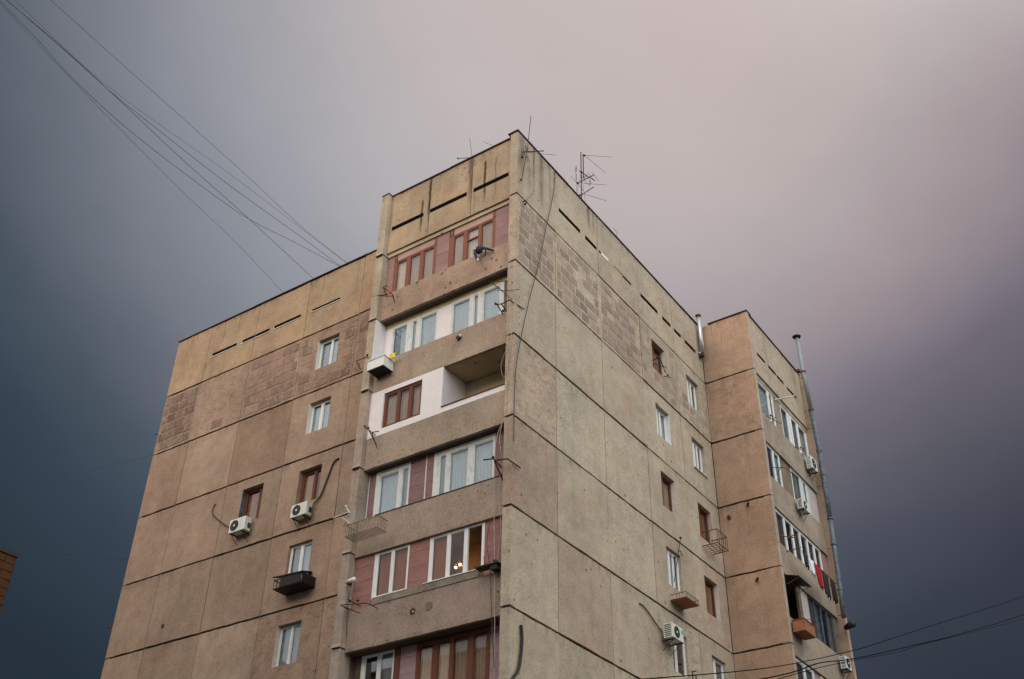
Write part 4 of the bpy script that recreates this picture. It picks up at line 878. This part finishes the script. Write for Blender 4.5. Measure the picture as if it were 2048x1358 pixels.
rods(t, 'boom', [((.30, .0, 28.95), (.75, -.60, 29.05))], .02, 'steel'); rods(t, 'element', [((.30, -.1, 28.9), (1.13, -.88, 29.0)), ((.0, -.2, 28.4), (.30, -.3, 29.0)), ((.35, -.2, 28.5), (.1, -.25, 29.1))], .007, 'steel', 4)
for c in ((.19, -.25, 28.85), (.02, -.22, 28.6), (.28, -.25, 28.45)): MB().tube([Vector(c)-t.location+Vector((.10*math.cos(a*.785), 0, .13*math.sin(a*.785))) for a in range(9)], .007, 5).build('dipole_loop', 'steel', t)
MB().ball(Vector((-.02, -.22, 28.32))-t.location, .055, 6).build('junction_box', 'black', t); MB().ball(Vector((.13, -.08, 27.45))-t.location, .045, 6).build('junction_box', 'steel', t)
t = thing('whip_antenna', 'thin whip antenna with a side rod on the stained bay parapet', 'antenna', AG, (.4, 2.3, 29.8))
rods(t, 'mast', [((.4, 2.25, 29.7), (.45, 2.5, 31.2))], .008, 'steel'); rods(t, 'boom', [((.42, 2.30, 30.05), (.2, 2.80, 30.1))], .014, 'steel')
MB().ball(Vector((.42, 2.3, 30.05))-t.location, .045, 6).build('junction_box', 'steel', t); MB().ball(Vector((.2, 2.80, 30.1))-t.location, .035, 6).build('junction_box', 'steel', t)
t = thing('stub_antenna', 'dark stub with a faint horizontal rod on the bay roof near the corner', 'antenna', AG, (.42, 1.25, 29.8))
MB().tube([(0, 0, -.05), (.02, 0, .22)], .06, 7, .03).build('base', 'black', t); rods(t, 'element', [((.43, 1.26, 30.02), (.15, 1.62, 30.25))], .006, 'steel', 4)
t = thing('rail_stub', 'short bent rod at the roof edge past the tall antenna', 'antenna', AG, (7.0, .1, 29.8))
rods(t, 'mast', [((7.0, .1, 29.7), (7.05, .05, 30.15)), ((7.05, .05, 30.15), (6.75, .05, 30.2))], .007, 'steel', 4)
tag(MB().box((19.75, -2.28, 29.8), (19.92, -2.12, 29.93)).build('roof_hook', 'cap', None), 'little dark block on the roof corner beside the tall flue pipe', 'roof fitting')

# ------------------------------------------------------------------ cables
def wire(label, pts, r=.012, group=None, mat='wire', name='overhead_cable', n=4, cat='cable', sub=6):
    return tag(MB().tube(smooth_pts(pts, sub), r, n).build(name, mat, None), label, cat, group)
WG = 'overhead cables running from the wing roof'
def ext(pts, k=5.):   # carry the line on beyond the frame in the same direction
    a, b = Vector(pts[-2]), Vector(pts[-1]); d = (b-a).normalized(); return list(pts)+[tuple(b+d*12+Vector((0, 0, -.1))), tuple(b+d*30+Vector((0, 0, .3)))]
wire('lowest overhead cable, meeting the wing roof farthest from the bay', ext([(2.4, 13.6, 29.8), (-1.26, 12.7, 29.66), (-4.54, 11.88, 29.31), (-7.34, 11.18, 29.1), (-9.4, 10.66, 28.94), (-11.91, 10.04, 28.83), (-13.44, 9.65, 28.78)]), .006, WG)
wire('overhead cable ending alone on the wing roof, crossing the sagging one', ext([(2.4, 11.9, 29.85), (-2.65, 10.64, 29.07), (-6.22, 9.75, 28.43), (-9.0, 9.05, 28.02), (-10.76, 8.61, 27.77), (-12.36, 8.21, 27.5), (-13.73, 7.87, 27.2)]), .0085, WG)
wire('nearly straight dark cable of the close pair on the wing roof', ext([(2.4, 10.33, 29.8), (-.36, 10.33, 29.7), (-3.84, 10.33, 29.51), (-7.19, 10.33, 29.51), (-9.11, 10.33, 29.54), (-10.87, 10.33, 29.72), (-13.25, 10.33, 29.92)]), .0085, WG)
wire('deeply sagging dark cable of the close pair on the wing roof', ext([(2.4, 10.36, 29.82), (-.27, 10.33, 29.25), (-2.87, 10.33, 28.69), (-5.84, 10.33, 28.57), (-8.48, 10.33, 28.62), (-10.63, 10.33, 28.93), (-12.02, 10.33, 29.33), (-13.23, 10.33, 29.62)]), .0085, WG)
wire('topmost overhead cable, highest in the sky and nearest the bay', ext([(2.4, 9.96, 29.8), (-.94, 9.15, 28.88), (-4.96, 8.15, 28.11), (-9.39, 7.04, 27.16), (-11.64, 6.48, 26.67), (-13.88, 5.92, 26.2)]), .006, WG)
wire('faint thin cable just under the topmost overhead cable', ext([(2.4, 10.04, 29.85), (.19, 10.02, 29.78), (-3.83, 10.02, 29.69), (-7.04, 10.02, 29.46), (-9.12, 10.02, 29.35), (-11.0, 10.02, 29.45), (-13.2, 10.02, 29.8)]), .005, WG)
SG = 'street cables crossing before the far bay'
wire('upper thin street cable crossing the sky beside the far bay', [(-8, -8, 6.8), (-3, -8, 8.4), (2.04, -8, 10.22), (5.92, -8, 11.74), (12.93, -8, 14.51), (27.47, -8, 20.25), (45, -8, 27.5)], .012, SG, 'streetwire')
wire('thick street cable crossing the lower corner of the far bay', [(-8, -8, 6.5), (-2.46, -8, 8.41), (-.11, -8, 9.33), (2.33, -8, 10.14), (8.53, -8, 12.38), (13.97, -8, 14.38), (26.23, -8, 19.02), (45, -8, 26.4)], .016, SG, 'streetwire')
wire('thin street cable closely under the thick one', [(-8, -8, 6.2), (-1.37, -8, 8.77), (2.38, -8, 10.12), (5.89, -8, 11.35), (8.7, -8, 12.42), (14.2, -8, 14.42), (26.6, -8, 19.0), (45, -8, 26.1)], .010, SG, 'streetwire')
LG2 = 'faint cables behind the wing'
wire('faint upper cable running behind the wing edge', [(5.5, 22, 26.6), (3.1, 22, 24.81), (.9, 22, 23.18), (-.15, 22, 22.13), (-6, 22, 17.)], .006, LG2)
wire('faint lower cable running behind the wing edge', [(8, 22, 21.3), (3.19, 22, 20.06), (-.79, 22, 18.94), (-8, 22, 17.2)], .006, LG2)
wire('long black aerial cable hanging slack down the gable from the roof', [(2.36, -.02, 29.7), (2.30, -.06, 29.2), (2.17, -.07, 28.34), (1.65, -.10, 26.4), (1.18, -.10, 24.45), (.62, -.08, 22.43), (.12, -.06, 20.2), (.0, -.05, 18.9), (.02, -.04, 17.2)], .014, None, 'wire', 'hanging_cable', 5)
wire('short slanting wire from the hooked insulator to the gable joint near the corner', [(.37, -.07, 26.65), (.7, -.1, 27.15), (1.02, -.04, 27.75)], .008, None, 'wire', 'hanging_cable')
t = thing('wall_hook', 'dark hooked insulator on the first joint of the gable near the corner', 'hook', None, (.37, -.02, 26.62))
MB().tube([(0, 0, .05), (0, -.10, .05), (.02, -.12, -.02), (.0, -.08, -.10)], .025, 6).build('hook_arm', 'black', t); MB().ball((0, -.08, -.10), .045, 7).build('insulator', 'steel', t)
wire('thick black hose curving on the gable near the bottom corner', [(.46, -.06, 11.92), (.50, -.07, 11.60), (.44, -.08, 11.13), (.33, -.08, 10.72), (.10, -.06, 10.42), (.0, -.04, 10.25)], .042, None, 'black', 'rubber_hose', 8, 'hose')
RG = 'ropes hanging down the pilaster edge of the loggias'
wire('pale rope hanging straight down past the lit loggia', [(.12, .36, 18.1), (.08, .6, 17.58), (.08, .66, 16.33), (.10, .60, 14.04), (.12, .55, 12.4), (.15, .52, 10.6)], .011, RG, 'string', 'hanging_rope')
wire('pale slack rope wavering beside the straight one', [(.1, .42, 18.1), (.02, .46, 17.4), (.1, .40, 16.6), (.04, .48, 15.7), (.12, .42, 14.7), (.1, .5, 13.6)], .009, RG, 'string', 'hanging_rope')
wire('pale rope along the corner pilaster beside the top loggia', [(.14, .33, 26.9), (.05, .32, 25.6), (-.03, .28, 24.6), (-.02, .24, 22.4), (-.03, .2, 20.4), (-.02, .22, 18.2)], .010, RG, 'string', 'hanging_rope')
wire('second pale rope swinging out from the corner pilaster', [(.14, .30, 26.9), (.1, .36, 25.9), (.0, .22, 24.4), (-.03, .12, 22.2), (-.03, .1, 20.5), (-.0, .30, 19.4)], .007, RG, 'string', 'hanging_rope')
wire('dark wire hanging down beside the pink end panel of the lit loggia', [(.1, .75, 15.05), (.05, .82, 14.3), (.02, .66, 13.4), (.05, .58, 12.0), (.1, .50, 10.8)], .010, None, 'wire', 'hanging_cable')
wire('thin wire looping from the open loggia rail to the pilaster', [(.16, .42, 20.6), (.05, .5, 20.0), (.02, .36, 19.5), (-.03, .2, 19.9), (-.03, .15, 20.6)], .007, None, 'string', 'hanging_cable')
wire('thin dark wire down the pilaster of the wing side', [(.12, 5.84, 14.0), (.1, 5.80, 13.2), (.12, 5.75, 12.6)], .009, None, 'wire', 'hanging_cable')
wire('pale line falling straight before the brown gable window', [(12.9, -.05, 21.0), (12.95, -.2, 19.5), (13.0, -.2, 18.6)], .005, None, 'string', 'hanging_rope')

# lamp inside the pink loggia
t = thing('chandelier', 'lit chandelier with two glowing bulbs behind the loggia window', 'chandelier', None, (.95, 2.46, 14.42))
MB().tube([(0, 0, .33), (0, 0, -.08)], .01, 5).build('rod', 'brown', t)
ld = bpy.data.lights.new('chandelier_light', 'POINT'); ld.energy = 4.5; ld.color = (1, .5, .2); ld.shadow_soft_size = .1
lo = bpy.data.objects.new('chandelier_light', ld); col.objects.link(lo); lo.parent = t; lo.location = (0, 0, -.02)
for a in range(5):
    c = Vector((.10*math.cos(a*1.257+.4), .10*math.sin(a*1.257+.4), -.12-.03*(a==1))); MB().tube([(0, 0, -.08), c+Vector((0, 0, -.06)), c], .008, 5).build('arm', 'brown', t)
    MB().ball(c+Vector((0, 0, .04)), .036 if a in (1, 3) else .02, 8).build('bulb', 'bulb' if a in (1, 3) else 'oldwhite', t)

# ------------------------------------------------------------------ the stone house beyond
H = thing('stone_house', 'far orange tuff block building beyond the end of the wing', 'building')
HF = Face(32.5, 0)
HF.b = 32.5
o = MB().box((-22, 32.52, 0), (4.66, 46, 23.2)); wl = o.build('wall', 'smooth', H, (.045, .02, .009))
MB().box((-22.05, 32.46, 23.2), (4.70, 46.05, 23.38)).build('roof_cornice', 'cap', H)
M['darktuff'] = simple('dark_orange_tuff', (.075, .030, .010), .95, var=.25, sc=2)
dark_blocks = []
for bm_ in block_meshes: bm2 = bm_.copy(); bm2.materials.clear(); bm2.materials.append(M['darktuff']); dark_blocks.append(bm2)
pitch = .40; n = 0
for j in range(26):
    u = 4.66; z = 23.18-(j+1)*pitch
    while u > .7 and n < 300:
        w = R.uniform(.5, .85); a = max(u-w, .7)
        q = bpy.data.objects.new('stone_block', R.choice(dark_blocks)); col.objects.link(q); q.parent = wl; q.location = ((u+a)/2, 32.52, z+pitch/2); q.scale = (u-a-.02, -.02, pitch-.03)
        f = R.uniform(.7, 1.3); f = .8+.15*f; q.color = (.058*f, .024*f, .008*f, 1); u = a; n += 1
for fl in range(7):
    for x in range(-20, 0, 4):
        MB().box((x, 32.45, 2+fl*3), (x+1.4, 32.60, 3.5+fl*3)).build('window', 'darkpipe', H)

# ------------------------------------------------------------------ unseen blocks added to shade the lower walls; cables lead to one
for x0, y0, x1, y1, h, lab, col_ in ((-60, -20, -46, 62, 32.0, 'unseen pale block added across the yard to shade walls, where overhead cables lead', (.20, .175, .15)), (-40, -66, 46, -54, 28.0, 'long unseen beige block added on the street side to shade the gable', (.25, .23, .19))):
    t = thing('added_neighbour_block', lab, 'apartment building', 'unseen blocks added around the yard for shade')
    MB().box((x0, y0, 0), (x1, y1, h)).build('wall', 'smooth', t, col_); MB().box((x0-.1, y0-.1, h), (x1+.1, y1+.1, h+.3)).build('roof', 'cap', t)
    wm_ = None
    for fl in range(int(h/2.9)-1):
        for c in range(int(max(x1-x0, y1-y0)/3.4)):
            if wm_ is None: wm_ = MB().box((-.65, -.05, 0), (.65, .05, 1.4)).mesh('window', M['darkpipe'])
            q = bpy.data.objects.new('window', wm_); col.objects.link(q); q.parent = t
            if x1-x0 > y1-y0: q.location = (x0+2+c*3.4, y1, 1.6+fl*2.9)
            else: q.location = (x1, y0+2+c*3.4, 1.6+fl*2.9); q.rotation_euler = (0, 0, math.pi/2)
